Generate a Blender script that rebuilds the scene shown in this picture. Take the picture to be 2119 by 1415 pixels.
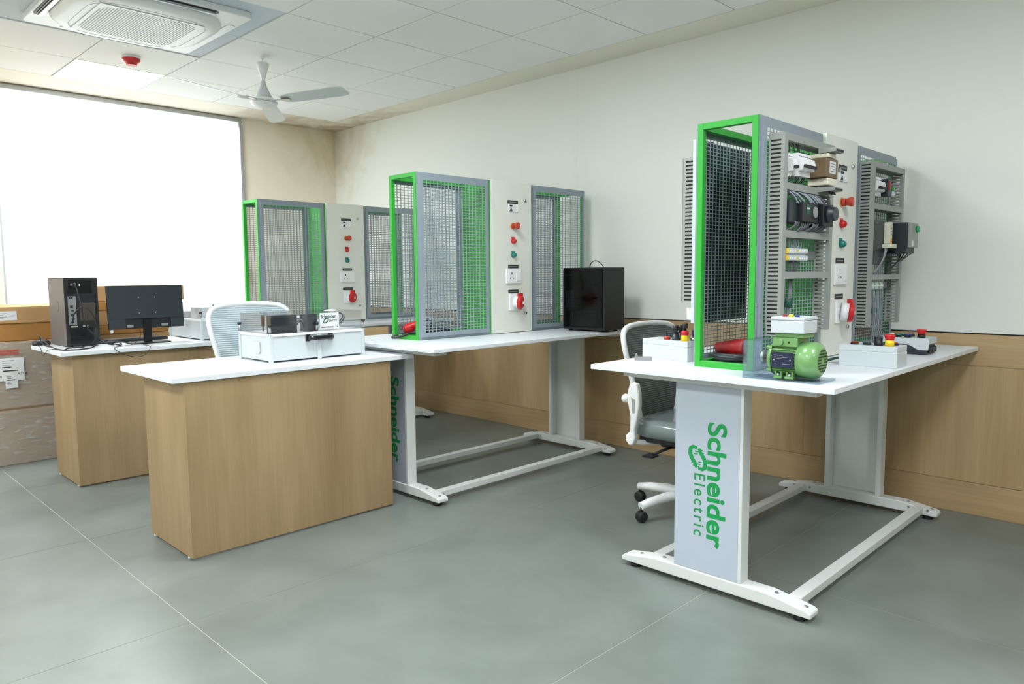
import bpy, bmesh, math, random
from mathutils import Vector, Matrix
random.seed(7)
for _o in list(bpy.data.objects):
    bpy.data.objects.remove(_o, do_unlink=True)
SC = bpy.context.scene
COL = SC.collection
PI = math.pi
R = math.radians

# ------------------------------------------------------------------ camera
W_PX, H_PX, F_PX = 2119.0, 1415.0, 1521.84
YAW, PITCH, ROLL, CAM_H = R(-44.76), R(5.2731), R(-0.4546), 1.238
_fw = Vector((math.sin(YAW) * math.cos(PITCH), math.cos(YAW) * math.cos(PITCH), -math.sin(PITCH)))
_rt = Vector((math.cos(YAW), -math.sin(YAW), 0))
_up = _rt.cross(_fw)
_r2 = _rt * math.cos(ROLL) + _up * math.sin(ROLL)
_u2 = -_rt * math.sin(ROLL) + _up * math.cos(ROLL)
cam_data = bpy.data.cameras.new('camera')
cam_data.sensor_fit = 'HORIZONTAL'
cam_data.sensor_width = 36.0
cam_data.lens = F_PX / W_PX * 36.0
cam_data.clip_start = 0.05
cam = bpy.data.objects.new('camera', cam_data)
COL.objects.link(cam)
cam.matrix_world = Matrix((( _r2.x, _u2.x, -_fw.x, 0), (_r2.y, _u2.y, -_fw.y, 0), (_r2.z, _u2.z, -_fw.z, CAM_H), (0, 0, 0, 1)))
SC.camera = cam

# ------------------------------------------------------------------ world, exposure
world = bpy.data.worlds.new('daylight')
SC.world = world
world.use_nodes = True
_bg = world.node_tree.nodes['Background']
_bg.inputs[0].default_value = (0.88, 0.95, 1.0, 1)
_bg.inputs[1].default_value = 5.5
PANEL_LIGHT = 40.0
vs = SC.view_settings
vs.view_transform = 'Standard'
vs.look = 'None'
vs.exposure = 0.14
vs.gamma = 1.0
vs.use_curve_mapping = False
SC.cycles.use_denoising = True
SC.cycles.max_bounces = 10
SC.cycles.diffuse_bounces = 5
SC.cycles.transparent_max_bounces = 16
SC.cycles.sample_clamp_indirect = 6.0
SC.cycles.caustics_reflective = False
SC.cycles.caustics_refractive = False

# ------------------------------------------------------------------ room numbers
XW, YW, CH = -6.776, 4.255, 2.716      # window wall, long wall, ceiling height
XE, YE = 5.0, -3.2                     # the walls behind the camera
TH = 0.860                             # workbench height
DT = 0.812                             # desk height
CX0, CY0, CS = -3.3298, 2.1779, 0.5985 # ceiling grid


# ------------------------------------------------------------------ materials
def lin(c):
    return tuple(((v / 255.0) / 12.92 if v / 255.0 <= 0.04045 else ((v / 255.0 + 0.055) / 1.055) ** 2.4) for v in c)


MATS = {}


def mat(name, rgb, rough=0.5, metal=0.0, spec=0.5, var=0.0, vscale=6.0, bump=0.0, bscale=200.0, coat=0.0, sheen=0.0):
    """plain procedural surface: sRGB colour, a little value noise and fine relief"""
    if name in MATS:
        return MATS[name]
    m = bpy.data.materials.new(name)
    m.use_nodes = True
    nt = m.node_tree
    b = nt.nodes['Principled BSDF']
    c = lin(rgb)
    b.inputs['Base Color'].default_value = (*c, 1)
    b.inputs['Roughness'].default_value = rough
    b.inputs['Metallic'].default_value = metal
    b.inputs['Specular IOR Level'].default_value = spec
    b.inputs['Coat Weight'].default_value = coat
    tc = None
    if var or bump:
        tc = nt.nodes.new('ShaderNodeTexCoord')
    if var:
        n = nt.nodes.new('ShaderNodeTexNoise')
        n.inputs['Scale'].default_value = vscale
        n.inputs['Detail'].default_value = 4
        nt.links.new(tc.outputs['Object'], n.inputs['Vector'])
        r = nt.nodes.new('ShaderNodeValToRGB')
        r.color_ramp.elements[0].position = 0.3
        r.color_ramp.elements[1].position = 0.7
        r.color_ramp.elements[0].color = (*[v * (1 - var) for v in c], 1)
        r.color_ramp.elements[1].color = (*[min(1, v * (1 + var)) for v in c], 1)
        nt.links.new(n.outputs['Fac'], r.inputs['Fac'])
        nt.links.new(r.outputs['Color'], b.inputs['Base Color'])
    if bump:
        n = nt.nodes.new('ShaderNodeTexNoise')
        n.inputs['Scale'].default_value = bscale
        n.inputs['Detail'].default_value = 3
        nt.links.new(tc.outputs['Object'], n.inputs['Vector'])
        bp = nt.nodes.new('ShaderNodeBump')
        bp.inputs['Strength'].default_value = bump
        bp.inputs['Distance'].default_value = 0.002
        nt.links.new(n.outputs['Fac'], bp.inputs['Height'])
        nt.links.new(bp.outputs['Normal'], b.inputs['Normal'])
    MATS[name] = m
    return m


def wood(name, light, dark, along='z', rough=0.45):
    """oak laminate: long streaks along one axis with a loose cathedral figure"""
    m = bpy.data.materials.new(name)
    m.use_nodes = True
    nt = m.node_tree
    b = nt.nodes['Principled BSDF']
    tc = nt.nodes.new('ShaderNodeTexCoord')
    out = []
    for k, (long, wide, det) in enumerate(((1.1, 9.0, 3), (2.4, 130.0, 2), (0.5, 2.6, 2))):
        mp = nt.nodes.new('ShaderNodeMapping')
        mp.inputs['Scale'].default_value = {'z': (wide, wide, long), 'x': (long, wide, wide), 'y': (wide, long, wide)}[along]
        nt.links.new(tc.outputs['Object'], mp.inputs['Vector'])
        n = nt.nodes.new('ShaderNodeTexNoise')
        n.inputs['Scale'].default_value = 1.0
        n.inputs['Detail'].default_value = det
        n.inputs['Distortion'].default_value = (1.4, 0.15, 0.3)[k]
        nt.links.new(mp.outputs['Vector'], n.inputs['Vector'])
        out.append(n.outputs['Fac'])
    a = nt.nodes.new('ShaderNodeMath'); a.operation = 'MULTIPLY_ADD'
    a.inputs[1].default_value = 0.5
    nt.links.new(out[0], a.inputs[0]); nt.links.new(out[2], a.inputs[2])
    a2 = nt.nodes.new('ShaderNodeMath'); a2.operation = 'MULTIPLY_ADD'
    a2.inputs[1].default_value = 0.36
    nt.links.new(out[1], a2.inputs[0]); nt.links.new(a.outputs[0], a2.inputs[2])
    r = nt.nodes.new('ShaderNodeValToRGB')
    r.color_ramp.elements[0].position = 0.72
    r.color_ramp.elements[1].position = 1.28
    r.color_ramp.elements[0].position, r.color_ramp.elements[1].position = 0.34, 0.66
    r.color_ramp.elements[0].color = (*lin(dark), 1)
    r.color_ramp.elements[1].color = (*lin(light), 1)
    s = nt.nodes.new('ShaderNodeMath'); s.operation = 'MULTIPLY'
    s.inputs[1].default_value = 0.54
    nt.links.new(a2.outputs[0], s.inputs[0])
    nt.links.new(s.outputs[0], r.inputs['Fac'])
    nt.links.new(r.outputs['Color'], b.inputs['Base Color'])
    b.inputs['Roughness'].default_value = rough
    b.inputs['Specular IOR Level'].default_value = 0.35
    MATS[name] = m
    return m


def clear(name, tint, gloss=0.06, rough=0.03, edge=0.35):
    """clear plastic: light passes straight on, with a fresnel sheen"""
    m = bpy.data.materials.new(name)
    m.use_nodes = True
    nt = m.node_tree
    for n in list(nt.nodes):
        nt.nodes.remove(n)
    o = nt.nodes.new('ShaderNodeOutputMaterial')
    t = nt.nodes.new('ShaderNodeBsdfTransparent')
    t.inputs[0].default_value = (*tint, 1)
    g = nt.nodes.new('ShaderNodeBsdfGlossy')
    g.inputs['Roughness'].default_value = rough
    lw = nt.nodes.new('ShaderNodeLayerWeight')
    lw.inputs[0].default_value = edge
    mr = nt.nodes.new('ShaderNodeMapRange')
    mr.inputs['To Min'].default_value = gloss
    mr.inputs['To Max'].default_value = 0.6
    nt.links.new(lw.outputs['Facing'], mr.inputs['Value'])
    pw = nt.nodes.new('ShaderNodeMath'); pw.operation = 'POWER'; pw.inputs[1].default_value = 1.6
    nt.links.new(mr.outputs['Result'], pw.inputs[0])
    mx = nt.nodes.new('ShaderNodeMixShader')
    nt.links.new(pw.outputs[0], mx.inputs[0])
    nt.links.new(t.outputs[0], mx.inputs[1])
    nt.links.new(g.outputs[0], mx.inputs[2])
    nt.links.new(mx.outputs[0], o.inputs['Surface'])
    MATS[name] = m
    return m


def film(name):
    """stretch film and bubble wrap: hazy, wrinkled, half see-through"""
    m = bpy.data.materials.new(name)
    m.use_nodes = True
    nt = m.node_tree
    for n in list(nt.nodes):
        nt.nodes.remove(n)
    o = nt.nodes.new('ShaderNodeOutputMaterial')
    t = nt.nodes.new('ShaderNodeBsdfTransparent')
    b = nt.nodes.new('ShaderNodeBsdfPrincipled')
    b.inputs['Base Color'].default_value = (*lin((220, 216, 210)), 1)
    b.inputs['Roughness'].default_value = 0.22
    tc = nt.nodes.new('ShaderNodeTexCoord')
    mp = nt.nodes.new('ShaderNodeMapping')
    mp.inputs['Rotation'].default_value = (R(38), 0, 0)
    mp.inputs['Scale'].default_value = (20, 12, 46)
    nt.links.new(tc.outputs['Object'], mp.inputs['Vector'])
    n = nt.nodes.new('ShaderNodeTexNoise')
    n.inputs['Scale'].default_value = 1.0
    n.inputs['Detail'].default_value = 6
    n.inputs['Distortion'].default_value = 0.7
    nt.links.new(mp.outputs['Vector'], n.inputs['Vector'])
    r = nt.nodes.new('ShaderNodeValToRGB')
    r.color_ramp.elements[0].position = 0.50
    r.color_ramp.elements[1].position = 0.80
    r.color_ramp.elements[0].color = (0.26, 0.26, 0.26, 1)
    r.color_ramp.elements[1].color = (0.62, 0.62, 0.62, 1)
    nt.links.new(n.outputs['Fac'], r.inputs['Fac'])
    bp = nt.nodes.new('ShaderNodeBump')
    bp.inputs['Strength'].default_value = 0.8
    bp.inputs['Distance'].default_value = 0.01
    nt.links.new(n.outputs['Fac'], bp.inputs['Height'])
    nt.links.new(bp.outputs['Normal'], b.inputs['Normal'])
    mx = nt.nodes.new('ShaderNodeMixShader')
    nt.links.new(r.outputs['Color'], mx.inputs[0])
    nt.links.new(t.outputs[0], mx.inputs[1])
    nt.links.new(b.outputs[0], mx.inputs[2])
    nt.links.new(mx.outputs[0], o.inputs['Surface'])
    MATS[name] = m
    return m


def glow(name, col, strength):
    m = bpy.data.materials.new(name)
    m.use_nodes = True
    nt = m.node_tree
    b = nt.nodes['Principled BSDF']
    b.inputs['Base Color'].default_value = (0.8, 0.8, 0.8, 1)
    b.inputs['Emission Color'].default_value = (*col, 1)
    b.inputs['Emission Strength'].default_value = strength
    MATS[name] = m
    return m


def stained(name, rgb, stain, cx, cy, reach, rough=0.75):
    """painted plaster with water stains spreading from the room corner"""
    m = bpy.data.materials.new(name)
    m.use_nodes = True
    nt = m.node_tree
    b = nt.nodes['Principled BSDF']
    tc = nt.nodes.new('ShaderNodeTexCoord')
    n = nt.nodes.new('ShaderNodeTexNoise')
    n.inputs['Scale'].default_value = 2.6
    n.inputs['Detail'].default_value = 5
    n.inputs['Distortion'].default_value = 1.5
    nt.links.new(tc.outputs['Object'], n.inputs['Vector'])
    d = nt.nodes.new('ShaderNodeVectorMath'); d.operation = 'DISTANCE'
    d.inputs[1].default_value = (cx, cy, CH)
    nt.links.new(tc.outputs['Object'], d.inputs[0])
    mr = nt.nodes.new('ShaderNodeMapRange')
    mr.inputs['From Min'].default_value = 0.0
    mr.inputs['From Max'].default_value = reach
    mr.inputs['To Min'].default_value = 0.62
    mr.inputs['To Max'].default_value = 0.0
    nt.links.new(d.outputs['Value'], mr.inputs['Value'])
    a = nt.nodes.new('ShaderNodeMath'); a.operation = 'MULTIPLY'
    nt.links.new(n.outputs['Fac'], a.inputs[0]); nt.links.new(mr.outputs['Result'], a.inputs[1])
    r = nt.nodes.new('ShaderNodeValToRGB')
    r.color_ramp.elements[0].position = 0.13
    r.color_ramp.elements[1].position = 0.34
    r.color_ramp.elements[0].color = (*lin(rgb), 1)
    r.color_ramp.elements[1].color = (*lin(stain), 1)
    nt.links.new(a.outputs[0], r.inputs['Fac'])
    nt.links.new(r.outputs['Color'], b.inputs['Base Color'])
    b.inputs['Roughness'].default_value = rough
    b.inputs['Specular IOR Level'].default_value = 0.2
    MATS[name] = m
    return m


def striped(name, light, dark, pitch, rough=0.6):
    """knitted chair mesh: fine horizontal ribs"""
    m = bpy.data.materials.new(name)
    m.use_nodes = True
    nt = m.node_tree
    b = nt.nodes['Principled BSDF']
    tc = nt.nodes.new('ShaderNodeTexCoord')
    w = nt.nodes.new('ShaderNodeTexWave')
    w.bands_direction = 'Z'
    w.inputs['Scale'].default_value = 0.314 / pitch
    w.inputs['Distortion'].default_value = 0.6
    w.inputs['Detail Scale'].default_value = 0.6
    nt.links.new(tc.outputs['Object'], w.inputs['Vector'])
    r = nt.nodes.new('ShaderNodeValToRGB')
    r.color_ramp.elements[0].position = 0.05
    r.color_ramp.elements[1].position = 0.55
    r.color_ramp.elements[0].color = (*lin(dark), 1)
    r.color_ramp.elements[1].color = (*lin(light), 1)
    nt.links.new(w.outputs['Fac'], r.inputs['Fac'])
    nt.links.new(r.outputs['Color'], b.inputs['Base Color'])
    bp = nt.nodes.new('ShaderNodeBump')
    bp.inputs['Strength'].default_value = 0.6
    bp.inputs['Distance'].default_value = 0.004
    nt.links.new(w.outputs['Fac'], bp.inputs['Height'])
    nt.links.new(bp.outputs['Normal'], b.inputs['Normal'])
    b.inputs['Roughness'].default_value = rough
    MATS[name] = m
    return m


def floor_mat():
    m = bpy.data.materials.new('grey_stoneware')
    m.use_nodes = True
    nt = m.node_tree
    b = nt.nodes['Principled BSDF']
    g = nt.nodes.new('ShaderNodeNewGeometry')
    outs = []
    for sc_, det, dis in ((0.9, 5, 1.0), (4.0, 6, 0.6)):
        n = nt.nodes.new('ShaderNodeTexNoise')
        n.inputs['Scale'].default_value = sc_
        n.inputs['Detail'].default_value = det
        n.inputs['Distortion'].default_value = dis
        nt.links.new(g.outputs['Position'], n.inputs['Vector'])
        outs.append(n.outputs['Fac'])
    a = nt.nodes.new('ShaderNodeMath'); a.operation = 'ADD'
    nt.links.new(outs[0], a.inputs[0]); nt.links.new(outs[1], a.inputs[1])
    s = nt.nodes.new('ShaderNodeMath'); s.operation = 'MULTIPLY'; s.inputs[1].default_value = 0.5
    nt.links.new(a.outputs[0], s.inputs[0])
    r = nt.nodes.new('ShaderNodeValToRGB')
    r.color_ramp.elements[0].position = 0.32
    r.color_ramp.elements[1].position = 0.68
    r.color_ramp.elements[0].color = (*lin((103, 110, 106)), 1)
    r.color_ramp.elements[1].color = (*lin((124, 132, 127)), 1)
    nt.links.new(s.outputs[0], r.inputs['Fac'])
    nt.links.new(r.outputs['Color'], b.inputs['Base Color'])
    b.inputs['Roughness'].default_value = 0.36
    b.inputs['Specular IOR Level'].default_value = 0.5
    MATS['grey_stoneware'] = m
    return m


M_FLOOR = floor_mat()
M_GROUT = mat('grout', (186, 186, 176), 0.8)
M_CTILE = mat('ceiling_board', (240, 241, 240), 0.85, spec=0.2, var=0.02, vscale=2)
M_CGAP = mat('ceiling_gap', (28, 29, 30), 0.9)
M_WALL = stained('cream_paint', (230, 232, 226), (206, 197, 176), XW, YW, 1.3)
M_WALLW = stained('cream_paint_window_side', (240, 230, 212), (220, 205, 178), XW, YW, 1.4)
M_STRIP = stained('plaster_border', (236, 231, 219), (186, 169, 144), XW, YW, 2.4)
M_WALLP = mat('cream_paint_plain', (226, 223, 211), 0.75, spec=0.2)
M_OAKV = wood('oak_laminate_vertical', (172, 147, 111), (138, 114, 80), 'z')
M_OAKH = wood('oak_laminate_horizontal', (192, 165, 125), (158, 130, 92), 'x')
M_WAIN = wood('oak_wainscot_vertical', (194, 168, 127), (162, 134, 94), 'z')
M_WHITE = mat('white_laminate', (224, 228, 231), 0.35, spec=0.4)
M_STEEL = mat('white_powder_coat', (216, 219, 217), 0.4, spec=0.45, bump=0.05)
M_LEGP = mat('white_leg_panel', (182, 191, 204), 0.35)
M_GREEN = mat('green_powder_coat', (48, 162, 54), 0.42, spec=0.4)
M_GREY = mat('grey_powder_coat', (140, 151, 160), 0.45, spec=0.45, bump=0.08, bscale=400)
M_CAB = mat('cabinet_light_grey', (228, 229, 219), 0.45)
M_DUCT = mat('grey_pvc', (150, 154, 150), 0.55)
M_BLACK = mat('black_plastic', (22, 24, 26), 0.45)
M_BLACKG = mat('black_gloss', (14, 15, 17), 0.22)
M_DARK = mat('anthracite_plastic', (38, 46, 52), 0.4)
M_RUB = mat('black_rubber', (26, 26, 27), 0.7)
M_CABLE = mat('black_cable', (24, 24, 26), 0.5)
M_WIRE = mat('grey_wire', (150, 158, 168), 0.5)
M_WIRED = mat('dark_grey_wire', (96, 100, 106), 0.5)
M_RED = mat('red_plastic', (196, 26, 34), 0.35)
M_REDD = mat('dark_red_plastic', (146, 20, 24), 0.4)
M_ORANGE = mat('orange_red_plastic', (186, 62, 38), 0.4)
M_YEL = mat('yellow_plastic', (238, 206, 24), 0.4)
M_TEAL = mat('teal_lens', (12, 120, 110), 0.25)
M_BLUE = mat('blue_plastic', (36, 52, 120), 0.35)
M_WPL = mat('white_plastic', (236, 238, 238), 0.35)
M_CREAM = mat('cream_plastic', (226, 222, 200), 0.4)
M_GBOX = mat('grey_enclosure', (200, 207, 210), 0.4)
M_CHROME = mat('chrome', (205, 208, 210), 0.15, metal=1.0)
M_ALU = mat('aluminium', (176, 180, 184), 0.35, metal=0.9)
M_RAILG = mat('grey_anodised', (172, 174, 172), 0.5)
M_ZINC = mat('zinc_plated', (170, 172, 174), 0.35, metal=0.8)
M_MOTOR = mat('green_enamel', (112, 158, 96), 0.28, coat=0.3)
M_NAVY = mat('navy_nameplate', (18, 28, 62), 0.35)
M_TRAFO = mat('brown_core', (112, 92, 66), 0.5)
M_CARD = mat('cardboard', (186, 146, 100), 0.8, var=0.06, vscale=9)
M_CARDD = mat('cardboard_dark', (168, 120, 62), 0.8, var=0.06, vscale=9)
M_PAPER = mat('paper_label', (226, 226, 226), 0.7)
M_INK = mat('black_ink', (40, 42, 46), 0.7)
M_INKL = mat('faded_ink', (128, 130, 134), 0.7)
M_INKR = mat('red_ink', (196, 74, 62), 0.7)
M_LOGO = mat('brand_green_ink', (0, 148, 74), 0.5)
M_LOGOD = mat('dark_green_ink', (18, 78, 62), 0.5)
M_MESHA = striped('blue_grey_mesh', (200, 214, 221), (148, 167, 177), 0.0112)
M_MESHB = striped('dark_grey_mesh', (112, 121, 120), (92, 100, 100), 0.0112)
M_SEAT = mat('film_wrapped_seat', (120, 132, 130), 0.18, coat=0.5, bump=0.3, bscale=25)
M_CHAIRW = mat('white_nylon', (234, 236, 236), 0.35)
M_LID = clear('clear_polycarbonate', (0.955, 0.965, 0.97), 0.12, 0.06)
M_ACRYL = clear('clear_acrylic', (0.84, 0.91, 0.97), 0.14, 0.05, 0.5)
M_GLASS = clear('smoked_glass', (0.34, 0.36, 0.38), 0.03, 0.12, 0.3)
M_PANE = clear('window_glass', (0.93, 0.96, 0.96), 0.05, 0.02)
M_FILM = film('stretch_film')
M_LED = glow('led_diffuser', (0.945, 0.985, 1.02), PANEL_LIGHT)
M_GREYPC = mat('grey_metal_case', (112, 107, 106), 0.45, metal=0.3)
M_BLIND = bpy.data.materials.new('roller_blind_fabric')
M_BLIND.use_nodes = True
_nt = M_BLIND.node_tree
for _n in list(_nt.nodes):
    _nt.nodes.remove(_n)
_o = _nt.nodes.new('ShaderNodeOutputMaterial')
_t = _nt.nodes.new('ShaderNodeBsdfTranslucent'); _t.inputs[0].default_value = (0.92, 0.88, 0.83, 1)
_d = _nt.nodes.new('ShaderNodeBsdfDiffuse'); _d.inputs[0].default_value = (0.85, 0.85, 0.84, 1)
_m = _nt.nodes.new('ShaderNodeMixShader'); _m.inputs[0].default_value = 0.35
_nt.links.new(_t.outputs[0], _m.inputs[1]); _nt.links.new(_d.outputs[0], _m.inputs[2])
_nt.links.new(_m.outputs[0], _o.inputs['Surface'])


# ------------------------------------------------------------------ geometry collector
class G:
    def __init__(s):
        s.v, s.f, s.sm = [], [], []

    def add(s, vs_, fs, smooth=False):
        o = len(s.v)
        s.v += [tuple(p) for p in vs_]
        s.f += [tuple(i + o for i in f) for f in fs]
        s.sm += [smooth] * len(fs)
        return s

    def box(s, x0, x1, y0, y1, z0, z1):
        if x0 > x1: x0, x1 = x1, x0
        if y0 > y1: y0, y1 = y1, y0
        if z0 > z1: z0, z1 = z1, z0
        return s.add([(x0, y0, z0), (x1, y0, z0), (x1, y1, z0), (x0, y1, z0), (x0, y0, z1), (x1, y0, z1), (x1, y1, z1), (x0, y1, z1)],
                     [(0, 3, 2, 1), (4, 5, 6, 7), (0, 1, 5, 4), (1, 2, 6, 5), (2, 3, 7, 6), (3, 0, 4, 7)])

    def cyl(s, p0, p1, r0, r1=None, n=20, caps=True):
        r1 = r0 if r1 is None else r1
        return s.rev(p0, p1, [(0, r0), (1, r1)], n, caps)

    def rev(s, p0, p1, prof, n=24, caps=True):
        """lathe: profile of (fraction along p0->p1, radius)"""
        p0, p1 = Vector(p0), Vector(p1)
        a = (p1 - p0)
        d = a.normalized()
        e = Vector((0, 0, 1)) if abs(d.z) < 0.9 else Vector((1, 0, 0))
        u = d.cross(e).normalized(); w = d.cross(u)
        vs_, fs = [], []
        for t, r in prof:
            c = p0 + a * t
            for k in range(n):
                q = 2 * PI * k / n
                vs_.append(c + (u * math.cos(q) + w * math.sin(q)) * max(r, 1e-5))
        for i in range(len(prof) - 1):
            for k in range(n):
                k2 = (k + 1) % n
                fs.append((i * n + k, i * n + k2, (i + 1) * n + k2, (i + 1) * n + k))
        o = len(s.v)
        s.add(vs_, fs, True)
        if caps:
            s.f += [tuple(o + k for k in reversed(range(n))), tuple(o + (len(prof) - 1) * n + k for k in range(n))]
            s.sm += [False, False]
        return s

    def tube(s, pts, r, n=8, closed=False, rs=None):
        P = [Vector(p) for p in pts]
        m = len(P)
        prev = None
        vs_, fs = [], []
        for i in range(m):
            if closed:
                d = (P[(i + 1) % m] - P[i - 1]).normalized()
            else:
                d = (P[min(i + 1, m - 1)] - P[max(i - 1, 0)]).normalized()
            if prev is None:
                e = Vector((0, 0, 1)) if abs(d.z) < 0.9 else Vector((1, 0, 0))
                u = d.cross(e).normalized()
            else:
                u = (prev - d * prev.dot(d))
                u = u.normalized() if u.length > 1e-6 else d.orthogonal().normalized()
            prev = u
            w = d.cross(u)
            rr = rs[i] if rs else r
            for k in range(n):
                q = 2 * PI * k / n
                vs_.append(P[i] + (u * math.cos(q) + w * math.sin(q)) * rr)
        for i in range(m if closed else m - 1):
            j = (i + 1) % m
            for k in range(n):
                k2 = (k + 1) % n
                fs.append((i * n + k, i * n + k2, j * n + k2, j * n + k))
        o = len(s.v)
        s.add(vs_, fs, True)
        if not closed:
            s.f += [tuple(o + k for k in reversed(range(n))), tuple(o + (m - 1) * n + k for k in range(n))]
            s.sm += [False, False]
        return s

    def prism(s, poly, o, U, V, N, t, smooth=False):
        """flat polygon (u,v) in the frame o,U,V extruded by t along N"""
        o, U, V, N = Vector(o), Vector(U), Vector(V), Vector(N)
        a = [o + U * p[0] + V * p[1] for p in poly]
        b = [p + N * t for p in a]
        n = len(a)
        return s.add(a + b, [tuple(reversed(range(n))), tuple(range(n, 2 * n))] + [(i, (i + 1) % n, n + (i + 1) % n, n + i) for i in range(n)], smooth)

    def perf(s, o, U, V, N, ub, vb, t, hole):
        """sheet cut on a grid of breaks; hole(i, j) says which cells are open"""
        o, U, V, N = Vector(o), Vector(U), Vector(V), Vector(N)
        nu, nv = len(ub), len(vb)
        vs_ = []
        for k in (0, 1):
            for j in range(nv):
                for i in range(nu):
                    vs_.append(o + U * ub[i] + V * vb[j] + N * (t * k))
        ix = lambda i, j, k: k * nu * nv + j * nu + i
        sol = lambda i, j: 0 <= i < nu - 1 and 0 <= j < nv - 1 and not hole(i, j)
        fs = []
        for j in range(nv - 1):
            for i in range(nu - 1):
                if not sol(i, j):
                    continue
                fs.append((ix(i, j, 1), ix(i + 1, j, 1), ix(i + 1, j + 1, 1), ix(i, j + 1, 1)))
                fs.append((ix(i, j, 0), ix(i, j + 1, 0), ix(i + 1, j + 1, 0), ix(i + 1, j, 0)))
                if not sol(i, j - 1): fs.append((ix(i, j, 0), ix(i + 1, j, 0), ix(i + 1, j, 1), ix(i, j, 1)))
                if not sol(i, j + 1): fs.append((ix(i, j + 1, 1), ix(i + 1, j + 1, 1), ix(i + 1, j + 1, 0), ix(i, j + 1, 0)))
                if not sol(i - 1, j): fs.append((ix(i, j, 1), ix(i, j + 1, 1), ix(i, j + 1, 0), ix(i, j, 0)))
                if not sol(i + 1, j): fs.append((ix(i + 1, j, 0), ix(i + 1, j + 1, 0), ix(i + 1, j + 1, 1), ix(i + 1, j, 1)))
        return s.add(vs_, fs)

    def xf(s, M, start=0):
        for i in range(start, len(s.v)):
            s.v[i] = tuple(M @ Vector(s.v[i]))
        return s


def ob(name, g, m, parent=None, bevel=0.0, seg=2, kind=None, smooth=False):
    me = bpy.data.meshes.new(name)
    me.from_pydata(g.v, [], g.f)
    me.polygons.foreach_set('use_smooth', [bool(x) or smooth for x in g.sm])
    if bevel:
        bm = bmesh.new()
        bm.from_mesh(me)
        es = [e for e in bm.edges if len(e.link_faces) == 2 and e.calc_face_angle(0) > R(40)]
        bmesh.ops.bevel(bm, geom=es, offset=bevel, segments=seg, profile=0.5, affect='EDGES', clamp_overlap=True)
        bm.to_mesh(me)
        bm.free()
    me.materials.append(m)
    o = bpy.data.objects.new(name, me)
    COL.objects.link(o)
    if parent:
        o.parent = parent
    if kind:
        o['kind'] = kind
    return o


def thing(name, label, cat, loc=(0, 0, 0), rz=0.0, group=None):
    o = bpy.data.objects.new(name, None)
    o.empty_display_size = 0.1
    COL.objects.link(o)
    o.location = loc
    o.rotation_euler = (0, 0, rz)
    o['label'] = label
    o['category'] = cat
    if group:
        o['group'] = group
    return o


def tag(o, label, cat, group=None):
    o['label'] = label
    o['category'] = cat
    if group:
        o['group'] = group
    return o


KIDS = {}


def copy_tree(o, parent=None):
    c = o.copy()
    COL.objects.link(c)
    if parent:
        c.parent = parent
    for ch in list(o.children):
        copy_tree(ch, c)
    return c


def text(name, body, size, m, parent, o, U, V, N, bold=0.0, depth=0.0006, align='LEFT', xs=1.0, shear=0.0, spacing=1.0):
    """lettering as a thin raised mesh in the frame o,U,V,N"""
    cu = bpy.data.curves.new('lettering', 'FONT')
    cu.body = body
    cu.size = size
    cu.offset = bold
    cu.extrude = depth
    cu.align_x = align
    cu.shear = shear
    cu.space_character = spacing
    cu.resolution_u = 6
    tmp = bpy.data.objects.new('lettering', cu)
    COL.objects.link(tmp)
    dg = bpy.context.evaluated_depsgraph_get()
    me = bpy.data.meshes.new_from_object(tmp.evaluated_get(dg))
    bpy.data.objects.remove(tmp, do_unlink=True)
    o, U, V, N = Vector(o), Vector(U), Vector(V), Vector(N)
    for v in me.vertices:
        c = v.co.copy()
        v.co = o + U * (c.x * xs) + V * c.y + N * (c.z + depth)
    me.materials.clear()
    me.materials.append(m)
    ob_ = bpy.data.objects.new(name, me)
    COL.objects.link(ob_)
    if parent:
        ob_.parent = parent
    return ob_


def ribbon(g, pts, ws, o, U, V, N, t):
    """flat band of varying width along a polyline (u,v)"""
    P = [Vector((p[0], p[1])) for p in pts]
    n = len(P)
    L, Rr = [], []
    for i in range(n):
        d = (P[min(i + 1, n - 1)] - P[max(i - 1, 0)]).normalized()
        q = Vector((-d.y, d.x)) * ws[i] / 2
        L.append(P[i] + q); Rr.append(P[i] - q)
    for i in range(n - 1):
        g.prism([(Rr[i].x, Rr[i].y), (Rr[i + 1].x, Rr[i + 1].y), (L[i + 1].x, L[i + 1].y), (L[i].x, L[i].y)], o, U, V, N, t)
    return g


def emblem(g, sw, sh, ou, ov, o, U, V, N, t=0.0008):
    """the looped sign of the maker's mark, sw x sh in the lettering frame"""
    a = [(0.07, 0.46), (0.05, 0.22), (0.14, 0.07), (0.34, 0.05), (0.54, 0.15), (0.70, 0.31), (0.82, 0.40), (0.92, 0.40)]
    wa = [0.14, 0.20, 0.23, 0.24, 0.23, 0.21, 0.17, 0.10]
    for f in (lambda p: p, lambda p: (1 - p[0], 1 - p[1])):
        P = [f(p) for p in a]
        ribbon(g, [(p[0] * sw + ou, p[1] * sh + ov) for p in P], [w * sh for w in wa], o, U, V, N, t)
        for (x, y, w, h) in ((0.14, 0.50, 0.05, 0.20), (0.24, 0.44, 0.05, 0.22), (0.34, 0.36, 0.05, 0.18), (0.72, 0.22, 0.05, 0.16), (0.84, 0.30, 0.05, 0.16)):
            x, y = f((x, y))
            c = [(x - w / 2, y - h / 2), (x + w / 2, y - h / 2), (x + w / 2, y + h / 2), (x - w / 2, y + h / 2)]
            g.prism([(ou + p[0] * sw, ov + p[1] * sh) for p in c], o, U, V, N, t * 0.9)
    return g


X, Y, Z = Vector((1, 0, 0)), Vector((0, 1, 0)), Vector((0, 0, 1))


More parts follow.
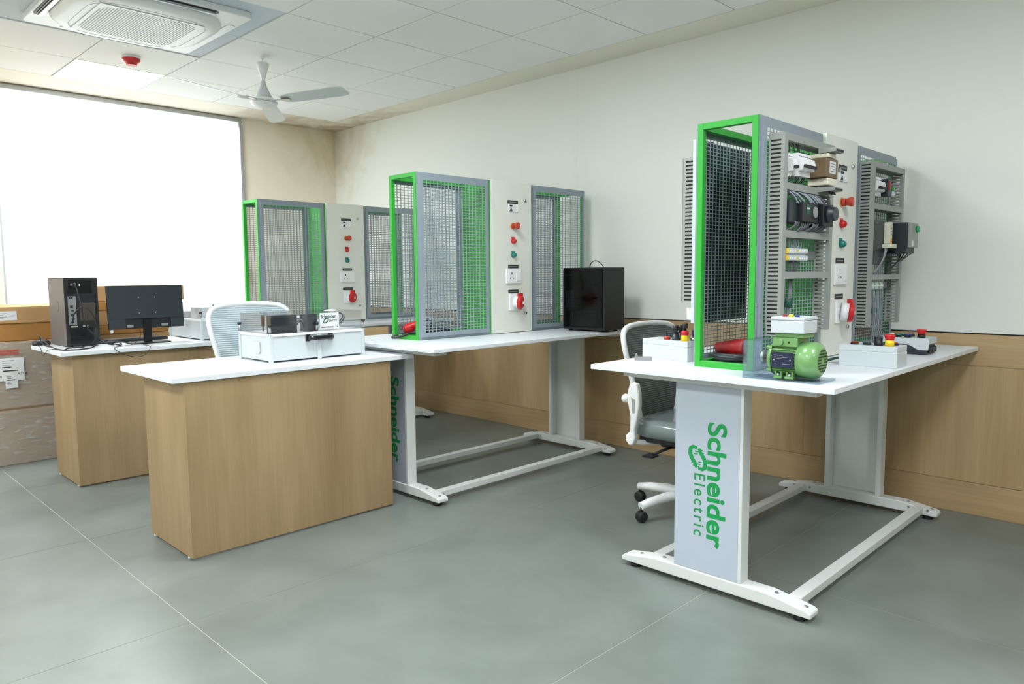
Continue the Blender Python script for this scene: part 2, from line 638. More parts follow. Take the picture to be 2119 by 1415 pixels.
def rrect(w, h, r, n=5):
    """rounded rectangle centred on 0"""
    p = []
    for cx, cy, a0 in ((w / 2 - r, h / 2 - r, 0), (-w / 2 + r, h / 2 - r, 90), (-w / 2 + r, -h / 2 + r, 180), (w / 2 - r, -h / 2 + r, 270)):
        for k in range(n + 1):
            a = R(a0 + 90 * k / n)
            p.append((cx + r * math.cos(a), cy + r * math.sin(a)))
    return p


def bez(p0, p1, p2, p3, n=12):
    p0, p1, p2, p3 = map(Vector, (p0, p1, p2, p3))
    return [p0 * (1 - t) ** 3 + p1 * 3 * t * (1 - t) ** 2 + p2 * 3 * t * t * (1 - t) + p3 * t ** 3 for t in [k / n for k in range(n + 1)]]


# ================================================================== THE ROOM
# floor: grout bed with 1.2 x 1.8 m stoneware tiles
floor = ob('floor', G().box(XW, XE, YE, YW, -0.06, -0.0012), M_GROUT, kind='structure')
FX, FY, FSX, FSY = -2.618, 0.987, 1.2017, 1.8028
_tiles = {}
_rest = G()
for i in range(-4, 7):
    for j in range(-3, 3):
        x0, x1 = FX + i * FSX, FX + (i + 1) * FSX
        y0, y1 = FY + j * FSY, FY + (j + 1) * FSY
        x0, x1, y0, y1 = max(x0, XW), min(x1, XE), max(y0, YE), min(y1, YW)
        if x1 - x0 < 0.02 or y1 - y0 < 0.02:
            continue
        g_ = 0.0016
        if x0 > 1.2 or y1 < -0.5:
            _rest.box(x0 + g_, x1 - g_, y0 + g_, y1 - g_, -0.02, 0)
            continue
        ob('floor_tile', G().box(x0 + g_, x1 - g_, y0 + g_, y1 - g_, -0.02, 0), M_FLOOR, floor)
ob('floor_tile_field', _rest, M_FLOOR, floor, kind='stuff')

# ceiling: dark void board, square tiles, plaster border
ceiling = ob('ceiling', G().box(XW, XE, YE, YW, CH + 0.012, CH + 0.1), M_CGAP, kind='structure')
YT = 3.969                                  # tile field ends here
XT = CX0 - 5 * CS                           # and here
_rest = G()
LIT = {(-5, -1)}
LAMPS = [(-5, -1), (-5, -5), (-2, -5), (1, -1), (2, -5), (5, -1), (5, -5), (-2, -8), (3, -8), (8, -2)]  # only the first is in view; several others are added to brighten the room
_cm = {}
for i in range(-5, 14):
    for j in range(-9, 3):
        x0, x1 = CX0 + i * CS, CX0 + (i + 1) * CS
        y0, y1 = CY0 + j * 0.6, (YT if j == 2 else CY0 + (j + 1) * 0.6)
        x1, y0 = min(x1, XE), max(y0, YE)
        if x1 - x0 < 0.03 or y1 - y0 < 0.03 or (i, j) in LAMPS:
            continue
        if i in (-3, -2) and j in (-2, -1):
            continue                        # the air conditioner's bay
        g_ = 0.0034
        if i <= 2 and j >= -4:
            key = (round(x1 - x0, 3), round(y1 - y0, 3))
            if key not in _cm:
                _cm[key] = ob('ceiling_tile', G().box(g_, x1 - x0 - g_, g_, y1 - y0 - g_, 0, 0.010), M_CTILE, ceiling)
                o_ = _cm[key]
            else:
                o_ = _cm[key].copy()
                COL.objects.link(o_)
            o_.location = (x0, y0, CH)
        else:
            _rest.box(x0 + g_, x1 - g_, y0 + g_, y1 - g_, CH, CH + 0.010)
ob('ceiling_tile_field', _rest, M_CTILE, ceiling, kind='stuff')
# bay round the air conditioner: four boards set a little higher
M_BAY = mat('bay_board', (206, 216, 224), 0.8, spec=0.2)  # light blue tone puts the shade of the recess into the colour
for (a, b_) in ((-3, -2), (-3, -1), (-2, -2), (-2, -1)):
    x0, y0 = CX0 + a * CS, CY0 + b_ * 0.6
    ob('bay_board', G().box(x0 + 0.002, x0 + CS - 0.002, y0 + 0.002, y0 + 0.598, CH + 0.006, CH + 0.0118), M_BAY, ceiling)
ob('plaster_border', G().box(XT + 0.002, XE, YT + 0.002, YW, CH, CH + 0.0118), M_STRIP, ceiling)
ob('plaster_border', G().box(XW, XT - 0.002, YE, YW, CH, CH + 0.0118), M_STRIP, ceiling)

# long wall on the right with an oak wainscot
wall_right = ob('wall_right', G().box(XW - 0.2, XE + 0.2, YW, YW + 0.2, -0.06, CH + 0.1), M_WALL, kind='structure')
_g = G()
for x0, x1 in ((XW, -3.522), (-3.522, 1.0), (1.0, XE)):
    ob('wall_board', G().box(x0 + 0.0002, x1 - 0.0002, YW - 0.010, YW, 0.926, CH), M_WALL, wall_right)
WZ = 0.923
ob('shadow_gap', G().box(XW, XE, YW - 0.006, YW - 0.0002, 0.9185, 0.9258), M_CGAP, wall_right)  # black strip painting the line of shade above the oak rail
for x0, x1 in ((XW, -5.45), (-5.45, -3.01), (-3.01, -0.57), (-0.57, 1.87), (1.87, XE)):
    ob('oak_rail', G().box(x0 + 0.0008, x1 - 0.0008, YW - 0.018, YW, 0.762, WZ - 0.004), M_OAKH, wall_right)
for x0, x1 in ((XW, -5.45), (-5.45, -4.23), (-4.23, -3.01), (-3.01, -1.79), (-1.79, -0.57), (-0.57, 0.65), (0.65, 1.87), (1.87, XE)):
    ob('oak_panel', G().box(x0 + 0.0006, x1 - 0.0006, YW - 0.016, YW, 0.166, 0.7605), M_WAIN, wall_right)
for x0, x1 in ((XW, -5.45), (-5.45, -3.01), (-3.01, -0.57), (-0.57, 1.87), (1.87, XE)):
    o_ = ob('baseboard_right', G().box(x0 + 0.0006, x1 - 0.0006, YW - 0.026, YW, 0.0, 0.164), M_OAKH, wall_right, bevel=0.002, seg=1)

# window wall on the left
WY0, WY1, WZ0, WZ1 = 1.285, 3.245, 0.78, 2.70
wall_left = ob('wall_left', G().box(XW - 0.22, XW, YE, WY0, -0.06, CH + 0.1).box(XW - 0.22, XW, WY1, YW, -0.06, CH + 0.1)
               .box(XW - 0.22, XW, WY0, WY1, -0.06, WZ0).box(XW - 0.22, XW, WY0, WY1, WZ1, CH + 0.1), M_WALLW, kind='structure')
win = ob('window_1', G().box(XW - 0.16, XW - 0.11, WY0, WY0 + 0.05, WZ0, WZ1).box(XW - 0.16, XW - 0.11, WY1 - 0.05, WY1, WZ0, WZ1)
         .box(XW - 0.16, XW - 0.11, WY0 + 0.05, WY1 - 0.05, WZ0, WZ0 + 0.05).box(XW - 0.16, XW - 0.11, WY0 + 0.05, WY1 - 0.05, WZ1 - 0.05, WZ1)
         .box(XW - 0.155, XW - 0.115, 2.24, 2.29, WZ0 + 0.05, WZ1 - 0.05), M_ALU, kind='structure')
for a, b_ in ((WY0 + 0.05, 2.24), (2.29, WY1 - 0.05)):
    ob('pane', G().box(XW - 0.138, XW - 0.132, a, b_, WZ0 + 0.05, WZ1 - 0.05), M_PANE, win)
ob('window_sill', G().box(XW - 0.10, XW + 0.03, WY0, WY1, WZ0 - 0.03, WZ0), M_WALLP, win)
# the walls behind the camera
ob('wall_front', G().box(XW - 0.2, XE + 0.2, YE - 0.2, YE, -0.06, CH + 0.1), M_WALLP, kind='structure')
ob('wall_back', G().box(XE, XE + 0.2, YE, YW, -0.06, CH + 0.1), M_WALLP, kind='structure')

# roller blind over the window
bl = thing('roller_blind', 'white roller blind glowing with daylight, pulled down over the whole window', 'blind', (XW, 0, 0))
g = G()
n_ = 48
by0, by1, bz0, bz1 = WY0 + 0.012, 3.205, 0.80, 2.675
vs_, fs_ = [], []
for k in (0, 1):
    for i in range(n_ + 1):
        y = by0 + (by1 - by0) * i / n_
        dx = 0.012 + 0.0025 * math.sin(i * 0.9) + 0.002 * math.sin(i * 0.37)
        for z in (bz0, bz1):
            vs_.append((dx + 0.001 * k, y, z))
o2 = 2 * (n_ + 1)
for i in range(n_):
    a = 2 * i
    fs_ += [(a, a + 2, a + 3, a + 1)]
g.add(vs_[:o2], fs_, True)
ob('fabric', g, M_BLIND, bl)
ob('head_rail', G().box(0.0, 0.026, WY0 - 0.02, 3.236, 2.674, 2.706), M_RAILG, bl, bevel=0.004)
ob('bottom_bar', G().box(0.006, 0.026, by0, by1, 0.782, 0.80), M_ALU, bl)
g = G().box(0.002, 0.022, 3.212, 3.240, 0.80, 2.672)
for k in range(12):
    z = 0.9 + k * 0.15
    g.box(0.022, 0.028, 3.214 + 0.004 * (k % 2), 3.232 + 0.004 * (k % 3), z, z + 0.10)
ob('side_channel', g, mat('dull_silver_film', (178, 172, 178), 0.3, metal=0.4), bl)
ob('side_gap', G().box(0.001, 0.012, 3.240, 3.246, 0.80, 2.69), M_BLACK, bl)


# ------------------------------------------------------------------ lit ceiling panels
def ceiling_lamp(i, j, label, group=None):
    x0, y0 = CX0 + i * CS, CY0 + j * 0.6
    t = thing('ceiling_light', label, 'ceiling light', (x0 + CS / 2, y0 + 0.3, CH), 0, group)
    h = 0.289
    g_ = G().box(-0.296, 0.296, -0.297, -h, -0.002, 0.0115).box(-0.296, 0.296, h, 0.297, -0.002, 0.0115).box(-0.296, -h, -h, h, -0.002, 0.0115).box(h, 0.296, -h, h, -0.002, 0.0115)
    ob('frame', g_, M_WPL, t)
    ob('diffuser', G().box(-h, h, -h, h, 0.001, 0.010), M_LED, t)
    return t


ceiling_lamp(-5, -1, 'lit square LED ceiling panel beside the red detector', 'LED ceiling panels')
LAMP_PLACES = ['above the left end of the window wall', 'added out of view above the open floor left of the near desk', 'above the gap between the two nearer racks', 'above the camera',
               'above the right side of the nearest workbench', 'above the floor right of the camera', 'added out of view at the left rear of the room', 'added out of view at the right rear of the room', 'added out of view far right along the oak wall']
for (i, j), where in zip(LAMPS[1:], LAMP_PLACES):
    ceiling_lamp(i, j, 'lit square LED ceiling panel ' + where, 'LED ceiling panels')

# ------------------------------------------------------------------ air conditioner cassette
ACX, ACY = CX0 - 2 * CS, CY0 - 0.6
ac = thing('air_conditioner', 'white square ceiling cassette air conditioner with a perforated centre grille', 'air conditioner', (ACX, ACY, CH))
A_ = 0.462
pl = [(-1, -1), (1, -1), (1, 1), (-1, 1)]
g = G()
b0 = rrect(2 * A_, 2 * A_, 0.03)
g.prism(b0, (0, 0, -0.030), X, Y, Z, 0.0355)
# bevelled skirt to a raised round-cornered fascia
def loft(g, rings, smooth=True):
    n = len(rings[0])
    vs2 = [p for r_ in rings for p in r_]
    fs2 = []
    for a in range(len(rings) - 1):
        for k in range(n):
            k2 = (k + 1) % n
            fs2.append((a * n + k, (a + 1) * n + k, (a + 1) * n + k2, a * n + k2))
    return g.add(vs2, fs2, smooth)


ob('base_plate', g, M_WPL, ac, bevel=0.004)
g = G()
rings = []
for w, r_, z in ((0.80, 0.27, -0.028), (0.795, 0.27, -0.044), (0.765, 0.26, -0.058), (0.70, 0.22, -0.066), (0.62, 0.17, -0.070)):
    rings.append([(p[0], p[1], z) for p in rrect(w, w, r_, 10)])
loft(g, rings)
g.f.append(tuple(reversed(range(4 * 44, 5 * 44)))); g.sm.append(False)
ob('fascia', g, M_WPL, ac)
# perforated grille: raised rounded sheet with holes
g = G()
gw, gp = 0.54, 0.0135
nb = int(gw / gp)
ub = []
for k in range(nb):
    ub += [-gw / 2 + k * gp, -gw / 2 + k * gp + gp * 0.62]
ub.append(gw / 2)


def _hole(i, j):
    if i % 2 == 1 or j % 2 == 1:
        return False
    x, y = ub[i] + 0.003, ub[j] + 0.003
    r_ = 0.09
    dx, dy = max(abs(x) - (gw / 2 - 0.02 - r_), 0), max(abs(y) - (gw / 2 - 0.02 - r_), 0)
    return (dx * dx + dy * dy) ** 0.5 < r_


g.perf((0, 0, -0.0712), X, -Y, -Z, ub, ub, 0.003, _hole)
ob('grille', g, M_WPL, ac)
ob('filter', G().box(-0.26, 0.26, -0.26, 0.26, -0.0711, -0.0702), mat('filter_grey', (82, 86, 92), 0.9), ac)
g = G()
seam = rrect(0.61, 0.61, 0.15, 8)
g.tube([(p[0], p[1], -0.0702) for p in seam], 0.0012, 4, closed=True)
ob('grille_seam', g, mat('seam_grey', (150, 154, 158), 0.7), ac)
for k in range(4):
    a = k * PI / 2
    Mx = Matrix.Rotation(a, 4, 'Z')
    sl = rrect(0.56, 0.050, 0.025, 6)
    if k in (2, 3):
        g = G().prism([(p[0], p[1] + 0.424) for p in sl], (0, 0, -0.0325), X, Y, -Z, 0.002).xf(Mx)
        sl_o = ob('air_slot', g, M_BLACK, ac)
        g = G().box(-0.262, 0.262, 0.404, 0.428, -0.044, -0.0346).box(-0.25, 0.25, 0.434, 0.438, -0.042, -0.0346).xf(Mx)
        ob('louvre', g, M_ALU, sl_o, bevel=0.002, seg=1)
    else:
        g = G().prism([(p[0], p[1] + 0.424) for p in sl], (0, 0, -0.0302), X, Y, -Z, 0.004).xf(Mx)
        ob('louvre', g, M_WPL, ac)

# ------------------------------------------------------------------ ceiling fan
FNX, FNY = -4.822, 2.476
fan = thing('ceiling_fan', 'white three-blade ceiling fan on a short waisted stem', 'fan', (FNX, FNY, 0))
ob('down_rod', G().cyl((0, 0, CH), (0, 0, 2.67), 0.006, n=10).cyl((0, 0, CH), (0, 0, CH - 0.006), 0.018, n=12), M_WPL, fan)
ob('canopy', G().rev((0, 0, 2.682), (0, 0, 2.56), [(0, 0.036), (0.08, 0.043), (0.3, 0.036), (0.6, 0.024), (0.85, 0.0145), (1, 0.0125)], 24), M_WPL, fan)
ob('stem', G().rev((0, 0, 2.56), (0, 0, 2.448), [(0, 0.0125), (0.2, 0.017), (0.55, 0.033), (0.85, 0.050), (1, 0.058)], 24), M_GBOX, fan)
ob('motor_housing', G().rev((0, 0, 2.448), (0, 0, 2.386), [(0, 0.060), (0.1, 0.072), (0.3, 0.079), (0.62, 0.088), (0.8, 0.080), (0.95, 0.055), (1, 0.03)], 32), M_WPL, fan)
ob('chrome_ring', G().rev((0, 0, 2.428), (0, 0, 2.414), [(0, 0.080), (0.5, 0.0905), (1, 0.0885)], 32), M_CHROME, fan)
for ang, k in ((math.atan2(2.72 - FNY, -4.173 - FNX), 0), (math.atan2(1.808 - FNY, -4.636 - FNX), 1), (math.atan2(2.643 - FNY, -5.054 - FNX), 2)):
    g = G()
    vs2, fs2 = [], []
    for i, (r_, w0, w1) in enumerate(((0.155, -0.035, 0.035), (0.22, -0.052, 0.052), (0.45, -0.058, 0.056), (0.62, -0.060, 0.056), (0.675, -0.050, 0.046), (0.685, -0.03, 0.028))):
        for w in (w0, w1):
            z = 2.424 - w * 0.26
            vs2 += [(r_, w, z), (r_, w, z + 0.004)]
    for i in range(5):
        a = 4 * i
        fs2 += [(a, a + 4, a + 6, a + 2), (a + 1, a + 3, a + 7, a + 5), (a, a + 1, a + 5, a + 4), (a + 2, a + 6, a + 7, a + 3)]
    fs2 += [(0, 2, 3, 1), (20, 21, 23, 22)]
    g.add(vs2, fs2).xf(Matrix.Rotation(ang, 4, 'Z'))
    b_ = ob('blade', g, M_WPL if k else M_GBOX, fan)
    g = G().box(0.078, 0.17, -0.020, -0.013, 2.420, 2.4245).box(0.078, 0.17, 0.013, 0.020, 2.4255, 2.430)
    g.prism([(p[0] + 0.185, p[1]) for p in rrect(0.075, 0.044, 0.02)], (0, 0, 2.416), X, Y, Z, 0.003)
    g.xf(Matrix.Rotation(ang, 4, 'Z'))
    ob('blade_iron', g, M_CHROME, b_)

# ------------------------------------------------------------------ fire detector
fd = thing('fire_detector', 'small round red fire detector on the ceiling', 'detector', (-5.407, 1.832, CH))
ob('base', G().rev((0, 0, 0), (0, 0, -0.016), [(0, 0.058), (1, 0.055)], 28), M_WPL, fd)
ob('body', G().rev((0, 0, -0.016), (0, 0, -0.058), [(0, 0.057), (0.35, 0.054), (0.6, 0.044), (0.62, 0.038), (1, 0.032)], 28), M_RED, fd)


# ================================================================== FURNITURE
def make_desk(label, x0, x1, y0, y1, bx0, bx1, by0, by1):
    cx, cy = (x0 + x1) / 2, (y0 + y1) / 2
    t = thing('desk', label, 'desk', (cx, cy, 0), 0, 'oak desks with white tops')
    L = lambda a, b, c, d: (a - cx, b - cx, c - cy, d - cy)
    ob('worktop', G().box(*L(x0, x1, y0, y1), DT - 0.024, DT), M_WHITE, t, bevel=0.0015, seg=1)
    zt = DT - 0.0245
    ob('front_panel', G().box(*L(bx1 - 0.018, bx1, by0, by1), 0.010, zt), M_OAKV, t, bevel=0.001, seg=1)
    for a, b_ in ((by0, by0 + 0.018), (by1 - 0.018, by1)):
        ob('side_panel', G().box(*L(bx0, bx1 - 0.0184, a, b_), 0.010, zt), M_OAKV, t, bevel=0.001, seg=1)
    ob('rail', G().box(*L(bx0 + 0.02, bx0 + 0.038, by0 + 0.0184, by1 - 0.0184), zt - 0.08, zt), M_OAKH, t)
    for px, py in ((bx0 + 0.03, by0 + 0.009), (bx1 - 0.05, by0 + 0.009), (bx0 + 0.03, by1 - 0.009), (bx1 - 0.05, by1 - 0.009)):
        ob('foot', G().cyl((px - cx, py - cy, 0), (px - cx, py - cy, 0.0098), 0.009, n=12), M_WPL, t)
    return t


make_desk('oak-fronted desk with white top carrying a clear-lidded case, nearest the camera', -3.818, -3.172, 1.168, 2.436, -3.668, -3.184, 1.222, 2.292)
make_desk('oak-fronted desk with white top carrying a computer tower and monitor', -5.440, -4.766, 1.150, 2.430, -5.272, -4.806, 1.216, 2.30)


def make_bench():
    """steel workbench, origin under the near right corner of the top (x<=0, y>=0)"""
    t = thing('workbench', '', 'workbench')
    ob('tabletop', G().box(-1.004, 0, 0, 1.822, TH - 0.020, TH), M_WHITE, t, bevel=0.0015, seg=1)
    for y0 in (0.068, 1.62):
        ob('top_bracket', G().box(-0.885, -0.085, y0, y0 + 0.09, TH - 0.046, TH - 0.0202), M_STEEL, t, bevel=0.002, seg=1)
    for x0 in (-0.80, -0.24):
        ob('under_beam', G().box(x0, x0 + 0.05, 0.159, 1.619, TH - 0.046, TH - 0.0202), M_STEEL, t)
    lx0, lx1 = -0.647, -0.358
    zt, zb = TH - 0.0464, 0.0715
    for k, (y0, y1) in enumerate(((0.09, 0.150), (1.588, 1.648))):
        leg = ob('leg', G().box(lx0, lx0 + 0.025, y0, y1, zb, zt).box(lx1 - 0.025, lx1, y0, y1, zb, zt)
                 .box(lx0 + 0.0252, lx1 - 0.0252, (y0, y1 - 0.004)[k], (y0 + 0.004, y1)[k], zb, zt), M_STEEL, t, bevel=0.0015, seg=1)
        f_ = G().box(lx0 + 0.0015, lx1 - 0.0135, (y0 - 0.0012, y1)[k], (y0 - 0.0002, y1 + 0.001)[k], zb + 0.002, zt - 0.002)
        ob('leg_panel', f_, M_LEGP, leg)
    for (y0, y1) in ((0.085, 0.155), (1.583, 1.653)):
        ym = (y0 + y1) / 2
        prof = [(-0.90, 0.022), (-0.90, 0.040), (-0.885, 0.048), (-0.74, 0.071), (-0.252, 0.071), (-0.105, 0.048), (-0.09, 0.040), (-0.09, 0.022)]
        g = G().prism(prof, (0, y0, 0), X, Z, Y, y1 - y0)
        ft = ob('foot', g, M_STEEL, t, bevel=0.004, seg=2)
        for x_ in (-0.85, -0.14):
            ob('glide', G().rev((x_, ym, 0), (x_, ym, 0.0215), [(0, 0.024), (0.6, 0.022), (0.62, 0.009), (1, 0.009)], 16), M_RUB, ft)
        for xs_ in (-0.765, -0.175):
            for dx in (-0.055, 0.055):
                z_ = 0.0712 if (abs(xs_ + dx + 0.495) < 0.245) else 0.0712 - 0.157 * (abs(xs_ + dx + 0.495) - 0.245)
                ob('screw', G().cyl((xs_ + dx, ym, z_ - 0.001), (xs_ + dx, ym, z_ + 0.003), 0.0075, n=10), M_ZINC, ft)
                yy, s2 = (y1, 1) if y0 < 0.5 else (y0, -1)
                ob('screw', G().cyl((xs_ + dx * 0.8, yy, 0.050), (xs_ + dx * 0.8, yy + 0.003 * s2, 0.050), 0.006, n=10), M_ZINC, ft)
    for xs_ in (-0.765, -0.175):
        ob('stretcher', G().box(xs_ - 0.024, xs_ + 0.024, 0.1555, 1.5825, 0.030, 0.062), M_STEEL, t, bevel=0.003)
    # maker's name running down the near leg panel
    o_ = (0, 0.0878, 0)
    U_, V_, N_ = -Z, X, -Y
    text('lettering', 'Schneider', 0.108, M_LOGO, t, (-0.500, 0.0886, 0.672), U_, V_, N_, bold=0.0027, depth=0.0003, xs=1.13)
    text('lettering', 'Electric', 0.068, M_LOGO, t, (-0.558, 0.0886, 0.466), U_, V_, N_, bold=0.0004, depth=0.0003, xs=0.93, spacing=1.28)
    g = emblem(G(), 0.094, 0.074, 0.0, 0.0, (-0.582, 0.0886, 0.570), U_, V_, N_, 0.0006)
    ob('emblem', g, M_LOGO, t)
    return t


bench0 = make_bench()
bench0.location = (-0.916, 2.402, 0)
XX = 1.04
bench0['label'] = 'white steel workbench carrying the wired-up rack and green motor'
bench1 = copy_tree(bench0)
bench1.location = (-2.887, 2.350, 0)
bench1['label'] = 'white steel workbench carrying the black computer tower'
bench2 = copy_tree(bench0)
bench2.location = (-4.840, 2.350, 0)
bench2['label'] = 'white steel workbench mostly hidden behind the near desk, under the farthest rack'
for b_ in (bench0, bench1, bench2):
    b_['group'] = 'white workbenches'


def make_chair(mesh_m, star=190):
    """office chair facing +x, origin on the floor under its column"""
    t = thing('office_chair', '', 'chair')
    # backrest outline in (y, z), wide shoulders narrowing to the seat
    half = [(0.0, 0.998), (0.12, 0.995), (0.195, 0.985), (0.236, 0.962), (0.250, 0.920), (0.246, 0.86), (0.226, 0.77), (0.200, 0.66), (0.178, 0.57), (0.160, 0.51), (0.120, 0.485), (0.0, 0.478)]
    def bx(y, z):
        return -0.190 - 0.08 * (max(z - 0.45, 0) / 0.55) ** 1.5 + 0.42 * y * y
    loop = [(bx(y, z), y, z) for y, z in half] + [(bx(y, z), -y, z) for y, z in reversed(half[1:-1])]
    # smooth the outline
    P = [Vector(p) for p in loop]
    for _ in range(2):
        Q = []
        for i in range(len(P)):
            a, b = P[i], P[(i + 1) % len(P)]
            Q += [a * 0.75 + b * 0.25, a * 0.25 + b * 0.75]
        P = Q
    ob('back_frame', G().tube(P, 0.0145, 10, closed=True), M_CHAIRW, t)
    # mesh web between left and right outline
    zs = [0.482 + (0.992 - 0.482) * k / 40 for k in range(41)]
    def width(z):
        for (ya, za), (yb, zb) in zip(half, half[1:]):
            if zb <= z <= za:
                return ya + (yb - ya) * (za - z) / (za - zb)
        return 0.1
    vs2, fs2 = [], []
    nn = 12
    for z in zs:
        w = width(z)
        for k in range(nn + 1):
            y = -w + 2 * w * k / nn
            vs2.append((bx(y, z) + 0.004 - 0.035 * (1 - (y / max(w, .01)) ** 2) * math.sin(PI * (z - .48) / .52) * -0.6, y, z))
    for i in range(len(zs) - 1):
        for k in range(nn):
            a = i * (nn + 1) + k
            fs2.append((a, a + 1, a + nn + 2, a + nn + 1))
    ob('back_mesh', G().add(vs2, fs2, True), mesh_m, t)
    # spine
    ob('back_support', G().tube([(-0.10, 0, 0.395), (-0.16, 0, 0.398), (-0.212, 0, 0.44), (-0.222, 0, 0.52)], 0.022, 10), M_CHAIRW, t)
    # seat
    g = G()
    rings = []
    for z, s_ in ((0.425, 0.90), (0.440, 0.98), (0.470, 1.0), (0.500, 0.985), (0.515, 0.93), (0.519, 0.80)):
        rings.append([(p[0] * s_, p[1] * s_, z - (0.02 if p[0] > 0.18 else 0) * (z - 0.42) / 0.1) for p in rrect(0.46, 0.47, 0.11, 6)])
    n_ = len(rings[0])
    loft(g, [list(reversed(r_)) for r_ in rings])
    g.f.append(tuple(reversed(range(5 * n_, 6 * n_)))); g.sm.append(True)
    ob('seat', g, M_SEAT, t)
    g = G().prism(rrect(0.40, 0.41, 0.09), (0, 0, 0.400), X, Y, Z, 0.0245)
    ob('seat_pan', g, M_BLACK, t)
    # flip-up arms standing upright beside the back
    for s_ in (-1, 1):
        ya = 0.272 * s_
        shield = [(-0.165, 0.702), (-0.150, 0.716), (-0.118, 0.712), (-0.106, 0.660), (-0.104, 0.600), (-0.118, 0.520), (-0.132, 0.470), (-0.128, 0.430), (-0.140, 0.394), (-0.162, 0.386), (-0.186, 0.412), (-0.184, 0.440), (-0.160, 0.462), (-0.158, 0.540), (-0.172, 0.600), (-0.176, 0.660)]
        am = ob('armrest', G().prism(shield, (0, ya - 0.016, 0), X, Z, Y, 0.032), M_CHAIRW, t, bevel=0.009, seg=3)
        ob('arm_recess', G().prism([(-0.150, 0.640), (-0.126, 0.630), (-0.130, 0.560), (-0.142, 0.560)], (0, ya - 0.0175, 0), X, Z, Y, 0.0012), M_DUCT, am)
        ob('pivot_knob', G().rev((-0.172, ya, 0.628), (-0.210, ya, 0.628), [(0, 0.020), (0.7, 0.024), (1, 0.017)], 16), M_CHAIRW, am)
        ob('arm_bracket', G().tube([(-0.155, 0.258 * s_, 0.405), (-0.13, 0.205 * s_, 0.396), (-0.08, 0.12 * s_, 0.390)], 0.014, 8), M_CHAIRW, am)
    ob('tilt_lever', G().tube([(0.0, -0.06, 0.385), (-0.01, -0.22, 0.375), (-0.03, -0.27, 0.362)], 0.008, 8).box(-0.06, -0.005, -0.32, -0.26, 0.352, 0.362), M_BLACK, t)
    ob('mechanism', G().box(-0.12, 0.12, -0.075, 0.075, 0.350, 0.3995), M_BLACK, t, bevel=0.01)
    ob('gas_lift', G().cyl((0, 0, 0.13), (0, 0, 0.27), 0.027, n=16).cyl((0, 0, 0.27), (0, 0, 0.3498), 0.015, n=16), M_BLACK, t)
    g = G().rev((0, 0, 0.075), (0, 0, 0.135), [(0, 0.036), (0.5, 0.045), (1, 0.036)], 20)
    for k in range(5):
        a = R(star + 72 * k)
        d = Vector((math.cos(a), math.sin(a), 0))
        g.tube([d * 0.02 + Z * 0.105, d * 0.12 + Z * 0.108, d * 0.22 + Z * 0.098, d * 0.298 + Z * 0.083], 0.02, 8, rs=[0.030, 0.027, 0.024, 0.021])
    ob('star_base', g, M_CHAIRW, t)
    for k in range(5):
        a = R(star + 72 * k)
        d = Vector((math.cos(a), math.sin(a), 0))
        q = Vector((-d.y, d.x, 0))
        c = d * 0.292
        cs = ob('caster', G().cyl(c + Z * 0.058, c + Z * 0.078, 0.008, n=10).rev(c + Z * 0.029 - q * 0.024, c + Z * 0.029 + q * 0.024, [(0, 0.020), (0.15, 0.0275), (0.42, 0.029), (0.46, 0.024), (0.54, 0.024), (0.58, 0.029), (0.85, 0.0275), (1, 0.020)], 20), M_RUB, t)
    return t


ch0 = make_chair(M_MESHA)
ch0.location = (-4.01, 2.02, 0)
ch0.rotation_euler.z = R(-4)
ch0.scale.z = 1.075
ch0['label'] = 'white-framed office chair with blue-grey mesh back behind the near desk'
ch1 = make_chair(M_MESHB, 180)
ch1.location = (-1.974, 3.268, 0)
ch1.rotation_euler.z = R(0)
ch1.scale.z = 0.975
ch1['label'] = 'white-framed office chair with film-wrapped seat and dark mesh back between the workbenches'
for c_ in (ch0, ch1):
    c_['group'] = 'mesh office chairs'


# ================================================================== TRAINING RACKS
RD, RL, RH = 0.254, 1.512, 0.960      # depth (x), length (y), height


